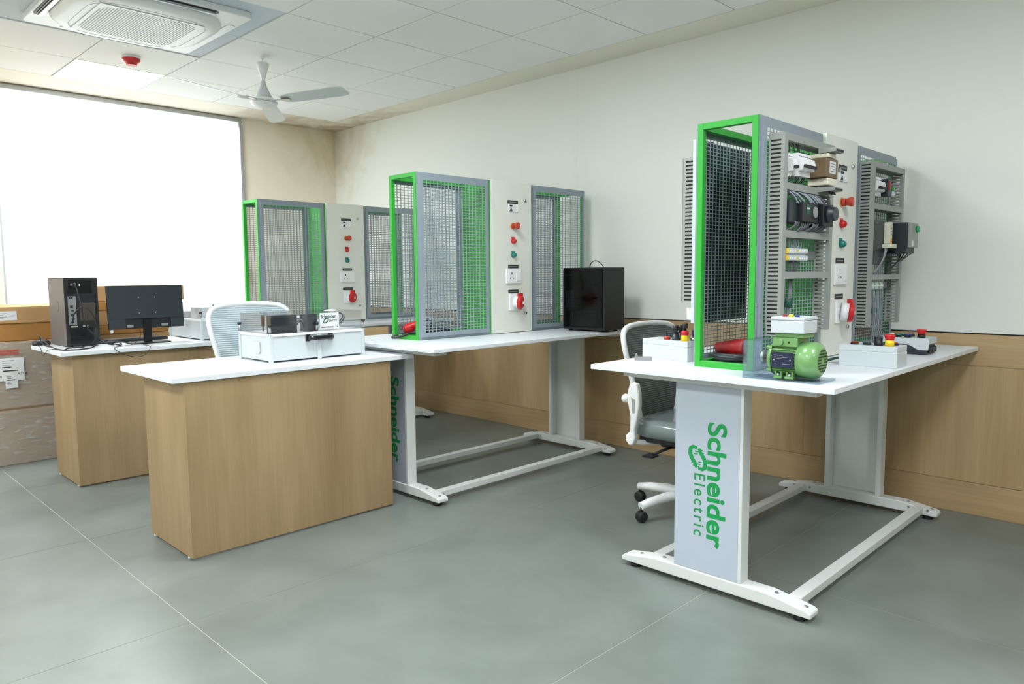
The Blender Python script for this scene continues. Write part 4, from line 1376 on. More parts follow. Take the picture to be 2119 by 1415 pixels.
    # dark stickers on the lid top
    for (x0, y0, l_) in ((0.02, -0.13, 0.05), (-0.05, 0.18, 0.05)):
        ob('lid_sticker', G().box(x0, x0 + 0.03, y0, y0 + l_, zl + 0.0002, zl + 0.001), M_INK, lid)
    ob('lid_cap', G().rev((0.06, 0.14, zl + 0.0002), (0.06, 0.14, zl + 0.006), [(0, 0.04), (0.5, 0.034), (1, 0.012)], 24), M_WPL, lid)
    return t


def case_card(t):
    lx = 0.158
    cd = ob('maker_card', G().box(lx + 0.0004, lx + 0.0016, 0.010, 0.122, 0.150, 0.234), M_PAPER, t)
    o_ = lx + 0.0018
    text('lettering', 'Schneider', 0.027, M_LOGOD, cd, (o_, 0.0145, 0.207), Y, Z, X, bold=0.0006, depth=0.0002, xs=0.84)
    text('lettering', 'Electric', 0.021, M_LOGOD, cd, (o_, 0.064, 0.187), Y, Z, X, depth=0.0002, xs=0.78)
    ob('emblem', emblem(G(), 0.032, 0.028, 0.030, 0.180, (o_, 0, 0), Y, Z, X, 0.0004), M_LOGOD, cd)
    text('lettering', 'MADE IN FRANCE', 0.0095, M_INK, cd, (o_, 0.018, 0.157), Y, Z, X, bold=0.0002, depth=0.0002, xs=0.92)
    for k in range(2):
        ob('print_mark', G().box(o_, o_ + 0.0004, 0.102 + 0.009 * k, 0.106 + 0.009 * k, 0.157, 0.164), M_INK, cd)


case0 = make_case()
case1 = copy_tree(case0)
case_card(case0)
case0.location = (-3.519, 1.976, DT)
case0['label'] = 'light grey case with clear lid and green-lettered maker card, on the near desk'
case1.location = (-5.180, 2.176, DT)
case1.rotation_euler.z = R(90)
case1['label'] = 'light grey case with clear lid beside the monitor, partly behind the chair'
for c_ in (case0, case1):
    c_['group'] = 'clear-lidded demonstration cases'

# ---- grey computer tower seen from behind
tw = thing('computer_tower', 'grey-sided computer tower with its black back and cables showing, on the far desk', 'computer', (-5.098, 1.362, DT), R(1))
d_, w_, h_ = 0.325, 0.095, 0.426
ob('shell', G().box(-d_, -0.006, -w_ + 0.003, w_ - 0.003, 0.006, h_ - 0.004), M_BLACK, tw)
ob('side_panel', G().box(-d_, -0.004, -w_, -w_ + 0.0028, 0.004, h_ - 0.006), M_GREYPC, tw, bevel=0.001, seg=1)
ob('side_panel', G().box(-d_, -0.004, w_ - 0.0028, w_, 0.004, h_ - 0.006), M_GREYPC, tw, bevel=0.001, seg=1)
ob('top_panel', G().box(-d_, -0.002, -w_, w_, h_ - 0.0038, h_), M_BLACK, tw, bevel=0.0015, seg=1)
ob('dimple', G().rev((-0.15, -w_ - 0.0001, 0.25), (-0.15, -w_ - 0.0012, 0.25), [(0, 0.035), (1, 0.031)], 24), M_GREYPC, tw)
g = G()
for (y0, y1, z0, z1) in ((-w_ + 0.003, -w_ + 0.014, 0.006, h_ - 0.004), (w_ - 0.014, w_ - 0.003, 0.006, h_ - 0.004), (-w_ + 0.014, w_ - 0.014, 0.006, 0.016), (-w_ + 0.014, w_ - 0.014, h_ - 0.016, h_ - 0.004), (-w_ + 0.014, w_ - 0.014, 0.318, 0.326), (-w_ + 0.014, w_ - 0.014, 0.128, 0.134)):
    g.box(-0.0058, 0.0, y0, y1, z0, z1)
ob('back_frame', g, M_BLACK, tw)
ps = ob('power_supply', G().box(-0.0058, -0.002, -0.066, 0.060, 0.330, 0.405), M_BLACKG, tw)
ob('mains_inlet', G().box(-0.0019, 0.006, -0.058, -0.026, 0.376, 0.390), M_ZINC, ps)
ob('power_plug', G().box(0.0062, 0.034, -0.052, -0.034, 0.362, 0.388), M_BLACK, ps, bevel=0.004)
ob('rating_label', G().box(-0.0019, -0.001, -0.010, -0.004, 0.374, 0.388), M_PAPER, ps)
io = ob('port_plate', G().box(-0.0058, -0.002, -0.076, -0.032, 0.136, 0.312), M_ZINC, tw)
for k, (z0, hh, yy) in enumerate(((0.298, 0.008, -0.070), (0.298, 0.008, -0.058), (0.240, 0.016, -0.066), (0.218, 0.010, -0.060), (0.190, 0.012, -0.064), (0.165, 0.016, -0.060), (0.146, 0.010, -0.064))):
    ob('port', G().box(-0.0019, 0.0, yy, yy + 0.010 + 0.006 * (k > 1), z0, z0 + hh), M_INK, io)
nb = 14
ub = [0.0]
for k in range(nb):
    ub += [0.002 + k * 0.0058, 0.002 + k * 0.0058 + 0.0042]
ub.append(0.0845)
vb = [0.0]
for k in range(18):
    vb += [0.002 + k * 0.0058, 0.002 + k * 0.0058 + 0.0042]
vb.append(0.108)
g = G().perf((-0.004, -0.012, 0.160), Y, Z, X, ub, vb, 0.0015, lambda i, j: i % 2 == 1 and j % 2 == 1)
fg_ = ob('fan_grille', g, mat('dull_bronze', (112, 100, 92), 0.45, metal=0.5), tw)
for k in range(6):
    ob('slot_cover', G().box(-0.0058, -0.001, -0.070, 0.055, 0.022 + k * 0.0165, 0.022 + k * 0.0165 + 0.012), M_BLACKG, tw)
ob('card_bracket', G().box(-0.0058, -0.0005, -0.068, -0.030, 0.121, 0.133).box(-0.0058, -0.0005, 0.0, 0.028, 0.124, 0.134), M_CREAM, tw)
for px in (-d_ + 0.03, -0.04):
    for py in (-0.06, 0.06):
        ob('foot', G().cyl((px, py, 0), (px, py, 0.0058), 0.012, n=12), M_RUB, tw)

# ---- monitor, seen from behind
mo = thing('monitor', 'flat black monitor seen from behind on the far desk', 'monitor', (-5.045, 1.722, DT), R(1.5))
lean = Matrix.Rotation(R(-3), 4, 'Y')
def mon(g):
    return g.xf(Matrix.Translation((0.0, 0, 0.235)) @ lean @ Matrix.Translation((0, 0, -0.235)))
mw = 0.232
ob('screen', mon(G().box(-0.022, -0.0145, -mw, mw, 0.096, 0.372)), M_BLACKG, mo)
hh = 0.0
ob('back_cover', mon(G().box(-0.0142, 0.004, -mw, mw, 0.160, 0.372).box(-0.0142, 0.004, -mw, -0.135, 0.096, 0.160).box(-0.0142, 0.004, 0.148, mw, 0.096, 0.160)), M_DARK, mo, bevel=0.0015, seg=1)
rc = ob('port_recess', mon(G().box(-0.0142, -0.008, -0.1348, 0.1478, 0.096, 0.1598)), M_BLACK, mo)
for y0, y1 in ((-0.125, -0.088), (0.088, 0.130)):
    ob('port', mon(G().box(-0.0078, -0.002, y0, y1, 0.105, 0.122)), M_ZINC, rc)
for y in (-0.048, 0.052):
    for z in (0.196, 0.296):
        ob('mount_screw', mon(G().cyl((0.0042, y, z), (0.0062, y, z), 0.004, n=10)), M_ZINC, mo)
ob('stand_neck', G().box(-0.012, 0.010, -0.026, 0.024, 0.0085, 0.155), M_BLACKG, mo, bevel=0.003)
g = G().prism(rrect(0.16, 0.235, 0.012), (0.0, 0, 0.0), X, Y, Z, 0.0082)
ob('stand_base', g, M_BLACK, mo, bevel=0.002, seg=1)
ob('hanging_tag', G().box(0.0045, 0.0055, -0.226, -0.210, 0.075, 0.098), M_PAPER, mo)

kb = thing('keyboard', 'black keyboard lying on the far desk behind the monitor stand', 'keyboard', (-5.270, 1.700, DT), R(96))
ob('case', G().box(-0.21, 0.21, -0.062, 0.062, 0.0, 0.016), M_BLACK, kb, bevel=0.003)
_key = None
for r_ in range(5):
    for c_ in range(15):
        if _key is None:
            _key = ob('key', G().box(-0.0115, 0.0115, -0.0095, 0.0095, 0, 0.006), M_DARK, kb, bevel=0.0015, seg=1)
            k_ = _key
        else:
            k_ = _key.copy(); COL.objects.link(k_)
        k_.location = (-0.192 + c_ * 0.0274, -0.046 + r_ * 0.023, 0.0162)
ad = thing('computer_mouse', 'black mouse at the back corner of the far desk beside the tower', 'mouse', (-5.405, 1.200, DT), R(10))
g = G()
rings = []
for s_, z in ((0.94, 0.0), (1.0, 0.008), (0.97, 0.018), (0.80, 0.028), (0.45, 0.034)):
    rings.append([(p[0] * s_, p[1] * s_, z) for p in reversed(rrect(0.060, 0.105, 0.028, 6))])
loft(g, rings)
n_ = len(rings[0])
g.f.append(tuple(reversed(range(4 * n_, 5 * n_)))); g.sm.append(True)
g.f.append(tuple(range(n_))); g.sm.append(False)
ob('shell', g, M_BLACK, ad)
ob('wheel', G().cyl((-0.004, 0.030, 0.030), (0.004, 0.030, 0.030), 0.006, n=12), M_RUB, ad)

zc = DT + 0.005
CABLES = [
    ('power_cable', 'thick black power cable looping up behind the computer tower', 0.0042,
     [(-5.048, 1.309, 1.185), (-5.00, 1.305, 1.20), (-4.97, 1.32, 1.10), (-4.96, 1.34, 0.95), (-4.95, 1.42, 0.86), (-4.96, 1.52, zc), (-5.05, 1.56, zc), (-5.15, 1.58, zc + 0.002)]),
    ('video_cable', 'black video cable in a high loop from the tower ports', 0.0038,
     [(-5.06, 1.296, 0.960), (-4.99, 1.290, 1.02), (-4.975, 1.33, 1.06), (-4.97, 1.38, 1.02), (-4.965, 1.405, 0.92), (-4.96, 1.40, 0.84), (-4.93, 1.36, zc), (-4.86, 1.30, zc), (-4.84, 1.24, zc), (-4.90, 1.185, zc), (-5.05, 1.17, zc + 0.01), (-5.20, 1.168, 0.855), (-5.29, 1.172, 0.875), (-5.34, 1.182, 0.850), (-5.30, 1.188, zc + 0.004), (-5.18, 1.196, zc)]),
    ('mouse_cable', 'thin black lead trailing over the left edge of the far desk', 0.0018,
     [(-5.375, 1.172, zc), (-5.28, 1.157, zc - 0.001), (-5.19, 1.146, DT + 0.002), (-5.16, 1.1445, 0.790), (-5.13, 1.1445, 0.770), (-5.06, 1.1445, 0.795), (-5.0, 1.148, DT + 0.002), (-4.95, 1.20, DT + 0.002)]),
    ('monitor_cable', 'thin black lead hanging in a loop over the front edge of the far desk', 0.0018,
     [(-5.005, 1.660, 0.925), (-4.985, 1.655, 0.86), (-4.97, 1.60, DT + 0.003), (-4.87, 1.48, DT + 0.003), (-4.77, 1.435, DT + 0.003), (-4.7605, 1.445, 0.800), (-4.7605, 1.49, 0.772), (-4.7605, 1.56, 0.752), (-4.7605, 1.61, 0.770), (-4.7605, 1.632, 0.800), (-4.775, 1.635, DT + 0.003), (-4.90, 1.64, DT + 0.003)]),
    ('grey_cable', 'grey-black cable arching across the foot of the tower', 0.0038,
     [(-4.985, 1.40, 0.93), (-4.965, 1.395, 0.875), (-4.93, 1.36, 0.845), (-4.90, 1.30, 0.825), (-4.89, 1.26, zc + 0.008), (-4.88, 1.22, zc + 0.008), (-4.86, 1.19, zc)]),
    ('coiled_cable', 'tangle of black cable lying between the tower and the monitor', 0.0034,
     [(-5.20, 1.48, zc), (-5.10, 1.53, zc), (-5.02, 1.50, zc), (-5.0, 1.46, zc + 0.01), (-5.06, 1.455, zc + 0.02), (-5.14, 1.50, zc + 0.012), (-5.12, 1.57, zc + 0.006), (-5.02, 1.585, zc + 0.006)]),
]
for nm, lab, r_, pts in CABLES:
    P = [Vector(p) for p in pts]
    sm = []
    for i in range(len(P) - 1):
        p0, p1, p2, p3 = P[max(i - 1, 0)], P[i], P[i + 1], P[min(i + 2, len(P) - 1)]
        for k in range(6):
            u = k / 6
            sm.append(0.5 * ((2 * p1) + (p2 - p0) * u + (2 * p0 - 5 * p1 + 4 * p2 - p3) * u * u + (3 * p1 - p0 - 3 * p2 + p3) * u ** 3))
    sm.append(P[-1])
    tag(ob(nm, G().tube(sm, r_, 8), M_CABLE), lab, 'cable', 'cables on the far desk')

# ---- black computer tower with a glass side
M_JET = mat('jet_black_steel', (12, 13, 15), 0.5)
bt_ = thing('computer_tower', 'black computer tower with a smoked glass side beside the middle rack', 'computer', (-3.232, 3.752, TH), R(-1))
W_, D_, H_ = 0.335, 0.200, 0.417
ob('shell', G().box(0, W_, D_ - 0.004, D_, 0.012, H_).box(0, W_, 0, D_ - 0.004, H_ - 0.016, H_).box(0, W_, 0, D_ - 0.004, 0.012, 0.030).box(0, 0.004, 0.004, D_ - 0.004, 0.030, H_ - 0.016), M_JET, bt_, bevel=0.002, seg=1)
ob('front_panel', G().box(W_ + 0.0002, W_ + 0.022, 0, D_, 0.012, H_), M_JET, bt_, bevel=0.004)
ob('front_column', G().box(W_ - 0.045, W_ - 0.0002, 0.003, D_ - 0.0045, 0.0305, H_ - 0.0165), M_BLACKG, bt_)
ob('glass_side', G().box(0.001, W_ - 0.001, -0.0035, -0.0002, 0.026, H_ - 0.010), M_GLASS, bt_)
ob('supply_shroud', G().box(0.005, W_ - 0.046, 0.010, D_ - 0.0045, 0.0305, 0.135), M_DARK, bt_)
ob('shroud_edge', G().box(0.005, W_ - 0.046, 0.006, 0.0098, 0.1305, 0.136), M_ZINC, bt_)
mbd = ob('mainboard', G().box(0.030, W_ - 0.06, D_ - 0.012, D_ - 0.0045, 0.150, 0.385), mat('dark_circuit_board', (30, 44, 42), 0.5), bt_)
ob('cooler', G().rev((0.115, D_ - 0.0122, 0.255), (0.115, D_ - 0.085, 0.255), [(0, 0.040), (0.5, 0.040), (0.55, 0.044), (1, 0.044)], 24), M_ALU, mbd)
ob('graphics_card', G().box(0.030, 0.23, D_ - 0.125, D_ - 0.0125, 0.172, 0.205), M_DARK, mbd)
for k in range(3):
    ob('memory_stick', G().box(0.176 + k * 0.012, 0.180 + k * 0.012, D_ - 0.045, D_ - 0.0122, 0.215, 0.335), M_GREYPC, mbd)
g = G()
for i in range(4):
    for j in range(9):
        g.box(0.0045, 0.0053, 0.020 + i * 0.022, 0.036 + i * 0.022, 0.150 + j * 0.013, 0.159 + j * 0.013)
ob('vent_light_dots', g, M_PAPER, bt_, kind='stuff')  # pale squares stand in for light coming through the rear fan grille
for k in range(5):
    ob('drive_slot', G().box(0.020, 0.075, 0.0045, 0.0095, 0.044 + k * 0.018, 0.050 + k * 0.018), M_GREYPC, bt_)
ob('port_cover', G().box(0.012, 0.040, 0.006, 0.0095, 0.362, 0.368).box(0.054, 0.072, 0.006, 0.0095, 0.360, 0.372), M_ZINC, bt_)
for px in (0.04, W_ - 0.03):
    for py in (0.03, D_ - 0.03):
        ob('foot', G().cyl((px, py, 0), (px, py, 0.0118), 0.014, n=12), M_RUB, bt_)
tag(ob('cable_loop', G().tube(bez((-3.185, 3.97, TH + 0.40), (-3.185, 3.97, TH + 0.50), (-3.06, 3.97, TH + 0.48), (-3.04, 3.972, TH + 0.36), 14) + [Vector((-3.04, 3.972, TH + 0.004))], 0.0032, 8), M_CABLE),
    'thin black cable arching over the black tower on the middle workbench', 'cable')

# ================================================================== THINGS ON THE NEAREST WORKBENCH
def button_box(name, label, loc, rz, w, d, h, parts):
    """plastic push-button enclosure; origin at the front left foot"""
    t = thing(name, label, 'control box', loc, rz, 'push-button boxes on the nearest workbench')
    ob('enclosure', G().box(0, w, 0, d, 0.0, h * 0.72), M_GBOX, t, bevel=0.002, seg=1)
    ob('lid', G().box(0.0006, w - 0.0006, 0.0006, d - 0.0006, h * 0.72 + 0.0002, h), M_GBOX, t, bevel=0.002)
    for kind, x, y in parts:
        c = (x, y)
        if kind == 'estop':
            b = ob('emergency_stop', G().rev((x, y, h), (x, y, h + 0.024), [(0, 0.0165), (1, 0.0165)], 20), M_YEL, t)
            ob('stop_head', G().rev((x, y, h + 0.0242), (x, y, h + 0.046), [(0, 0.015), (0.35, 0.0175), (0.85, 0.0195), (1, 0.0175)], 20), M_RED, b)
        elif kind == 'keystop':
            b = ob('emergency_stop', G().rev((x, y, h), (x, y, h + 0.026), [(0, 0.0155), (1, 0.0155)], 20), M_YEL, t)
            r2 = ob('stop_head', G().rev((x, y, h + 0.0262), (x, y, h + 0.046), [(0, 0.016), (0.6, 0.0165), (0.8, 0.015), (1, 0.009)], 20), M_RED, b)
            ob('key', G().rev((x, y, h + 0.0462), (x, y, h + 0.076), [(0, 0.006), (0.3, 0.006), (0.34, 0.011), (1, 0.011)], 14), M_BLACK, b)
        elif kind == 'selector':
            b = ob('selector_switch', G().rev((x, y, h), (x, y, h + 0.030), [(0, 0.0165), (0.2, 0.0165), (0.25, 0.015), (1, 0.014)], 20), M_DARK, t)
            ob('selector_knob', G().rev((x, y, h + 0.0302), (x, y, h + 0.064), [(0, 0.013), (0.3, 0.008), (0.42, 0.012), (1, 0.012)], 16), M_BLACK, b)
        elif kind == 'black':
            ob('selector_switch', G().rev((x, y, h), (x, y, h + 0.034), [(0, 0.0165), (0.35, 0.0165), (0.4, 0.014), (0.9, 0.0165), (1, 0.0155)], 20), M_BLACK, t)
        elif kind == 'keyswitch':
            b = ob('key_switch', G().rev((x, y, h), (x, y, h + 0.016), [(0, 0.0155), (1, 0.014)], 20), M_CHROME, t)
            ob('key', G().box(x - 0.008, x + 0.008, y - 0.002, y + 0.002, h + 0.0162, h + 0.046), M_BLUE, b, bevel=0.001, seg=1)
        elif kind == 'stick':
            b = ob('joystick', G().rev((x, y, h), (x, y, h + 0.014), [(0, 0.0165), (1, 0.012)], 20), M_ORANGE, t)
            ob('lever', G().tube([(x, y, h + 0.0142), (x - 0.005, y, h + 0.040)], 0.004, 8), M_BLACK, b)
        else:
            m_ = {'orange': M_ORANGE, 'green': mat('green_button', (30, 96, 76), 0.35), 'blue': M_BLUE, 'teal': M_TEAL}[kind]
            b = ob('push_button', G().rev((x, y, h), (x, y, h + 0.007), [(0, 0.0165), (1, 0.0155)], 20), M_BLACK, t)
            ob('button_face', G().rev((x, y, h + 0.0072), (x, y, h + 0.011), [(0, 0.0135), (1, 0.0125)], 20), m_, b)
    return t


button_box('push_button_box', 'white push-button box with selector switches and red-yellow stop, left of the green rack frame', (-1.908, 2.759, TH), R(-7.5), 0.254, 0.115, 0.086,
           [('stick', 0.118, 0.030), ('selector', 0.160, 0.070), ('selector', 0.165, 0.030), ('keyswitch', 0.200, 0.045), ('keystop', 0.222, 0.022), ('keyswitch', 0.238, 0.060)])
button_box('push_button_box', 'white push-button box with orange, green, black and red-yellow buttons, beside the motor', (-1.152, 3.048, TH), R(1), 0.221, 0.125, 0.085,
           [('orange', 0.052, 0.030), ('green', 0.098, 0.034), ('black', 0.140, 0.036), ('estop', 0.184, 0.026), ('green', 0.140, 0.085), ('orange', 0.184, 0.085)])
# two-tone pendant station further back
pe = thing('pendant_station', 'grey and black pendant station with blue and red buttons, behind the white button box', 'control box', (-1.205, 3.632, TH), R(2))
g = G().box(0, 0.215, 0.004, 0.150, 0.0, 0.046)
ob('lower_shell', g, M_DARK, pe, bevel=0.006)
prof = [(-0.003, 0.0465), (0.125, 0.0465), (0.150, 0.040), (0.172, 0.026), (0.185, 0.022), (0.221, 0.022), (0.226, 0.062), (0.214, 0.074), (-0.003, 0.074)]
ob('upper_shell', G().prism(prof, (0, 0.0, 0), X, Z, Y, 0.0036).box(-0.003, 0.220, 0.0036, 0.154, 0.0465, 0.074), M_GBOX, pe, bevel=0.0015, seg=1)
for kx, ky, m_ in ((0.040, 0.04, M_TEAL), (0.085, 0.04, M_TEAL), (0.125, 0.04, M_BLUE), (0.085, 0.10, M_TEAL), (0.125, 0.10, M_BLUE), (0.040, 0.10, M_WPL)):
    b = ob('push_button', G().rev((kx, ky, 0.074), (kx, ky, 0.082), [(0, 0.016), (1, 0.015)], 18), M_BLACK, pe)
    ob('button_face', G().rev((kx, ky, 0.0822), (kx, ky, 0.087), [(0, 0.013), (1, 0.012)], 18), m_, b)
b = ob('emergency_stop', G().rev((0.178, 0.06, 0.074), (0.178, 0.06, 0.088), [(0, 0.0175), (1, 0.0165)], 20), M_BLACK, pe)
ob('stop_head', G().rev((0.178, 0.06, 0.0882), (0.178, 0.06, 0.112), [(0, 0.014), (0.3, 0.016), (0.85, 0.021), (1, 0.0185)], 20), M_RED, b)
for ky in (0.03, 0.075, 0.12):
    ob('cable_entry', G().rev((0.2152, ky, 0.022), (0.2262, ky, 0.022), [(0, 0.015), (1, 0.013)], 16), M_BLACK, pe)
tag(ob('control_cable', G().tube(bez((-1.153, 3.10, TH + 0.02), (-1.18, 3.10, TH + 0.03), (-1.20, 3.09, TH + 0.008), (-1.235, 3.09, TH + 0.006), 8) + bez((-1.236, 3.09, TH + 0.006), (-1.245, 3.095, TH + 0.006), (-1.25, 3.10, TH + 0.006), (-1.26, 3.13, TH + 0.006), 6), 0.0055, 8), M_LOGOD),
    'short dark green cable between the button box and the cabinet foot', 'cable')

# ---- small offcut of mounting rail
rl_ = thing('rail_offcut', 'short silver offcut of mounting rail near the bench edge', 'metal rail', (-1.866, 2.640, TH), R(38))
prof = [(-0.0175, 0.0), (-0.0135, 0.0), (-0.0135, 0.014), (0.0135, 0.014), (0.0135, 0.0), (0.0175, 0.0), (0.0175, 0.0015), (0.0150, 0.0015), (0.0150, 0.0155), (-0.0150, 0.0155), (-0.0150, 0.0015), (-0.0175, 0.0015)]
g = G()
for (a, b_, c_, e_) in ((-0.0175, -0.0135, 0.0, 0.0015), (0.0135, 0.0175, 0.0, 0.0015), (-0.0150, -0.0135, 0.0015, 0.0155), (0.0135, 0.0150, 0.0015, 0.0155), (-0.0135, 0.0135, 0.014, 0.0155)):
    g.box(0, 0.075, a, b_, c_, e_)
ob('profile', g, M_ZINC, rl_)
ob('end_clamp', G().box(0.003, 0.013, -0.012, 0.012, 0.0158, 0.024).box(0.003, 0.013, -0.013, 0.013, 0.0, 0.0138), M_DUCT, rl_)
ob('screw', G().cyl((0.008, 0, 0.0242), (0.008, 0, 0.0275), 0.004, n=10), M_CHROME, rl_)

# ---- electric motor on a clear base
mt = thing('electric_motor', 'green electric motor with a grey terminal box on a clear acrylic base', 'motor', (-1.263, 2.452, TH))
g = G().prism([(0, 0), (0.268, 0), (0.276, 0.010), (0.276, 0.140), (0, 0.140)], (0, 0, 0.0), X, Y, Z, 0.008)
base = ob('acrylic_base', g, M_ACRYL, mt)
for (x0, x1, y0, y1, z0, z1) in ((0.0, 0.003, 0.0, 0.140, 0.0082, 0.138), (0.003, 0.058, 0.0, 0.003, 0.0082, 0.138), (0.003, 0.058, 0.137, 0.140, 0.0082, 0.138), (0.003, 0.058, 0.003, 0.137, 0.135, 0.138)):
    ob('guard_plate', G().box(x0, x1, y0, y1, z0, z1), M_ACRYL, base)
my, mz = 0.070, 0.073
ob('shaft', G().cyl((0.018, my, mz), (0.060, my, mz), 0.007, n=16).rev((0.020, my, mz), (0.034, my, mz), [(0, 0.026), (1, 0.026)], 20), M_ZINC, mt)
fr = ob('frame', G().rev((0.075, my, mz), (0.165, my, mz), [(0, 0.051), (1, 0.051)], 40), M_MOTOR, mt)
for k in range(28):
    a = 2 * PI * k / 28
    if 0.9 < a < 2.2:
        continue
    d = Vector((0, math.cos(a), math.sin(a)))
    q = Vector((0, -d.z, d.y)) * 0.0014
    c = Vector((0, my, mz))
    vs2 = []
    for x_ in (0.077, 0.163):
        for rr in (0.049, 0.058):
            for s_ in (-1, 1):
                vs2.append(Vector((x_, 0, 0)) + c + d * rr + q * s_)
    g = G().add(vs2, [(0, 1, 3, 2), (4, 6, 7, 5), (0, 2, 6, 4), (1, 5, 7, 3), (2, 3, 7, 6), (0, 4, 5, 1)])
    ob('cooling_fin', g, M_MOTOR, fr)
es_ = ob('end_shield', G().rev((0.048, my, mz), (0.0748, my, mz), [(0, 0.020), (0.1, 0.026), (0.3, 0.030), (0.45, 0.052), (0.7, 0.058), (1, 0.058)], 36), M_MOTOR, mt)
for k in range(4):
    a = PI / 4 + k * PI / 2
    cy_, cz_ = my + 0.056 * math.cos(a), mz + 0.056 * math.sin(a)
    ob('flange_bolt', G().cyl((0.056, cy_, cz_), (0.0748, cy_, cz_), 0.007, n=12), M_MOTOR, es_)
fc = ob('fan_cover', G().rev((0.1652, my, mz), (0.236, my, mz), [(0, 0.063), (0.6, 0.0635), (0.82, 0.060), (0.95, 0.050), (1, 0.042)], 40), M_MOTOR, mt)
M_SLOT = mat('dark_green_slot', (26, 52, 26), 0.6)
for k in range(8):
    z_ = -0.035 + k * 0.010
    wv = math.sqrt(max(0.040 ** 2 - z_ ** 2, 1e-5))
    for s_ in ((-1, 1) if abs(z_) < 0.012 else (0,)):
        if s_:
            y0, y1 = (my + 0.014, my + wv) if s_ > 0 else (my - wv, my - 0.014)
        else:
            y0, y1 = my - wv, my + wv
        ob('vent_slot', G().box(0.2362, 0.2372, y0, y1, mz + z_ - 0.0026, mz + z_ + 0.0026), M_SLOT, fc)
nm_ = ob('nameplate', G().box(0.083, 0.160, my - 0.0625, my - 0.0605, mz - 0.026, mz + 0.028), M_NAVY, mt)
for (x0, x1, z_) in ((0.092, 0.124, 0.016), (0.092, 0.138, 0.009), (0.100, 0.120, 0.004), (0.092, 0.099, -0.013), (0.105, 0.109, -0.011), (0.122, 0.150, -0.014)):
    ob('print_line', G().box(x0, x1, my - 0.0630, my - 0.0626, mz + z_, mz + z_ + 0.002), M_INKL, nm_)
for x_ in (0.092, 0.150):
    ob('rivet', G().cyl((x_, my - 0.0626, mz + 0.001), (x_, my - 0.0645, mz + 0.001), 0.003, n=10), M_CHROME, nm_)
for x0 in (0.088, 0.128):
    ob('foot', G().box(x0, x0 + 0.028, 0.016, 0.124, 0.0084, 0.016).box(x0 + 0.002, x0 + 0.007, 0.022, 0.118, 0.016, 0.032).box(x0 + 0.021, x0 + 0.026, 0.022, 0.118, 0.016, 0.032), M_MOTOR, mt)
    ob('foot_bolt', G().rev((x0 + 0.014, 0.022, 0.0162), (x0 + 0.014, 0.022, 0.025), [(0, 0.0065), (1, 0.005)], 10), M_ZINC, mt)
tb_ = ob('terminal_base', G().box(0.078, 0.166, my - 0.045, my + 0.045, 0.118, 0.150).box(0.082, 0.184, my - 0.040, my + 0.050, 0.1502, 0.166), M_MOTOR, mt, bevel=0.003)
ob('cable_gland', G().rev((0.106, my - 0.0452, 0.134), (0.106, my - 0.055, 0.134), [(0, 0.011), (1, 0.010)], 16), M_MOTOR, tb_)
ob('gland_hole', G().cyl((0.136, my - 0.0452, 0.134), (0.136, my - 0.0458, 0.134), 0.004, n=12), M_SLOT, tb_)
gb = ob('terminal_box', G().box(0.072, 0.190, my - 0.052, my + 0.060, 0.1662, 0.210), M_GBOX, mt, bevel=0.003)
ob('box_lid', G().box(0.0715, 0.1905, my - 0.0525, my + 0.0605, 0.2104, 0.222), M_GBOX, gb, bevel=0.003)
for k, m_ in enumerate((M_REDD, M_YEL, M_BLUE)):
    ob('test_socket', G().rev((0.104 + 0.022 * k, my - 0.01, 0.2222), (0.104 + 0.022 * k, my - 0.01, 0.230), [(0, 0.009), (1, 0.007)], 14), m_, gb)

for o_ in mt.children:
    if o_ != base:
        o_.location.x = 0.022

# ---- red industrial plugs with their coiled cables, inside the rack ends
def coil(cx, cy, z0, a, b_, n, r_, dz=0.0):
    pts = []
    for k in range(n * 28 + 1):
        q = 2 * PI * k / 28
        lap = k / 28
        s_ = 1 - 0.10 * (lap % 2.2)
        pts.append((cx + a * s_ * math.cos(q), cy + b_ * s_ * math.sin(q), z0 + r_ + dz * lap + 0.004 * math.sin(q * 0.5 + lap)))
    return pts


pg = thing('industrial_plug', 'red industrial plug on a coil of dark cable inside the wired rack', 'plug', (-1.445, 2.80, TH))
ob('cable', G().tube(coil(-0.002, -0.012, 0.0, 0.094, 0.122, 9, 0.0062, 0.0050), 0.0065, 8), mat('dark_grey_cable', (58, 66, 70), 0.45), pg)
ob('plug_body', G().rev((-0.085, -0.055, 0.070), (0.062, -0.075, 0.080), [(0, 0.016), (0.04, 0.023), (0.25, 0.024), (0.28, 0.028), (0.52, 0.029), (0.55, 0.033), (0.93, 0.036), (1, 0.036)], 28), M_REDD, pg)
ob('film_tie', G().rev((-0.078, -0.06, 0.040), (-0.060, -0.095, 0.046), [(0, 0.020), (0.5, 0.016), (1, 0.021)], 12), M_LID, pg)
pg2 = thing('industrial_plug', 'red industrial plug leaning with black cable inside the near end of the middle rack', 'plug', (-3.545, 2.675, TH))
ob('plug_body', G().rev((-0.010, 0.004, 0.050), (0.062, 0.062, 0.096), [(0, 0.024), (0.1, 0.030), (0.45, 0.030), (0.5, 0.024), (0.8, 0.023), (1, 0.020)], 24), M_RED, pg2)
ob('pin_ring', G().rev((-0.0102, 0.0038, 0.0498), (-0.016, -0.001, 0.046), [(0, 0.0255), (1, 0.026)], 24), M_REDD, pg2)
ob('pin_face', G().rev((-0.0162, -0.0012, 0.0459), (-0.0175, -0.002, 0.0452), [(0, 0.015), (1, 0.015)], 20), M_RUB, pg2)
ob('cable_nut', G().rev((0.0625, 0.0624, 0.0963), (0.085, 0.078, 0.110), [(0, 0.020), (1, 0.018)], 20), M_WPL, pg2)
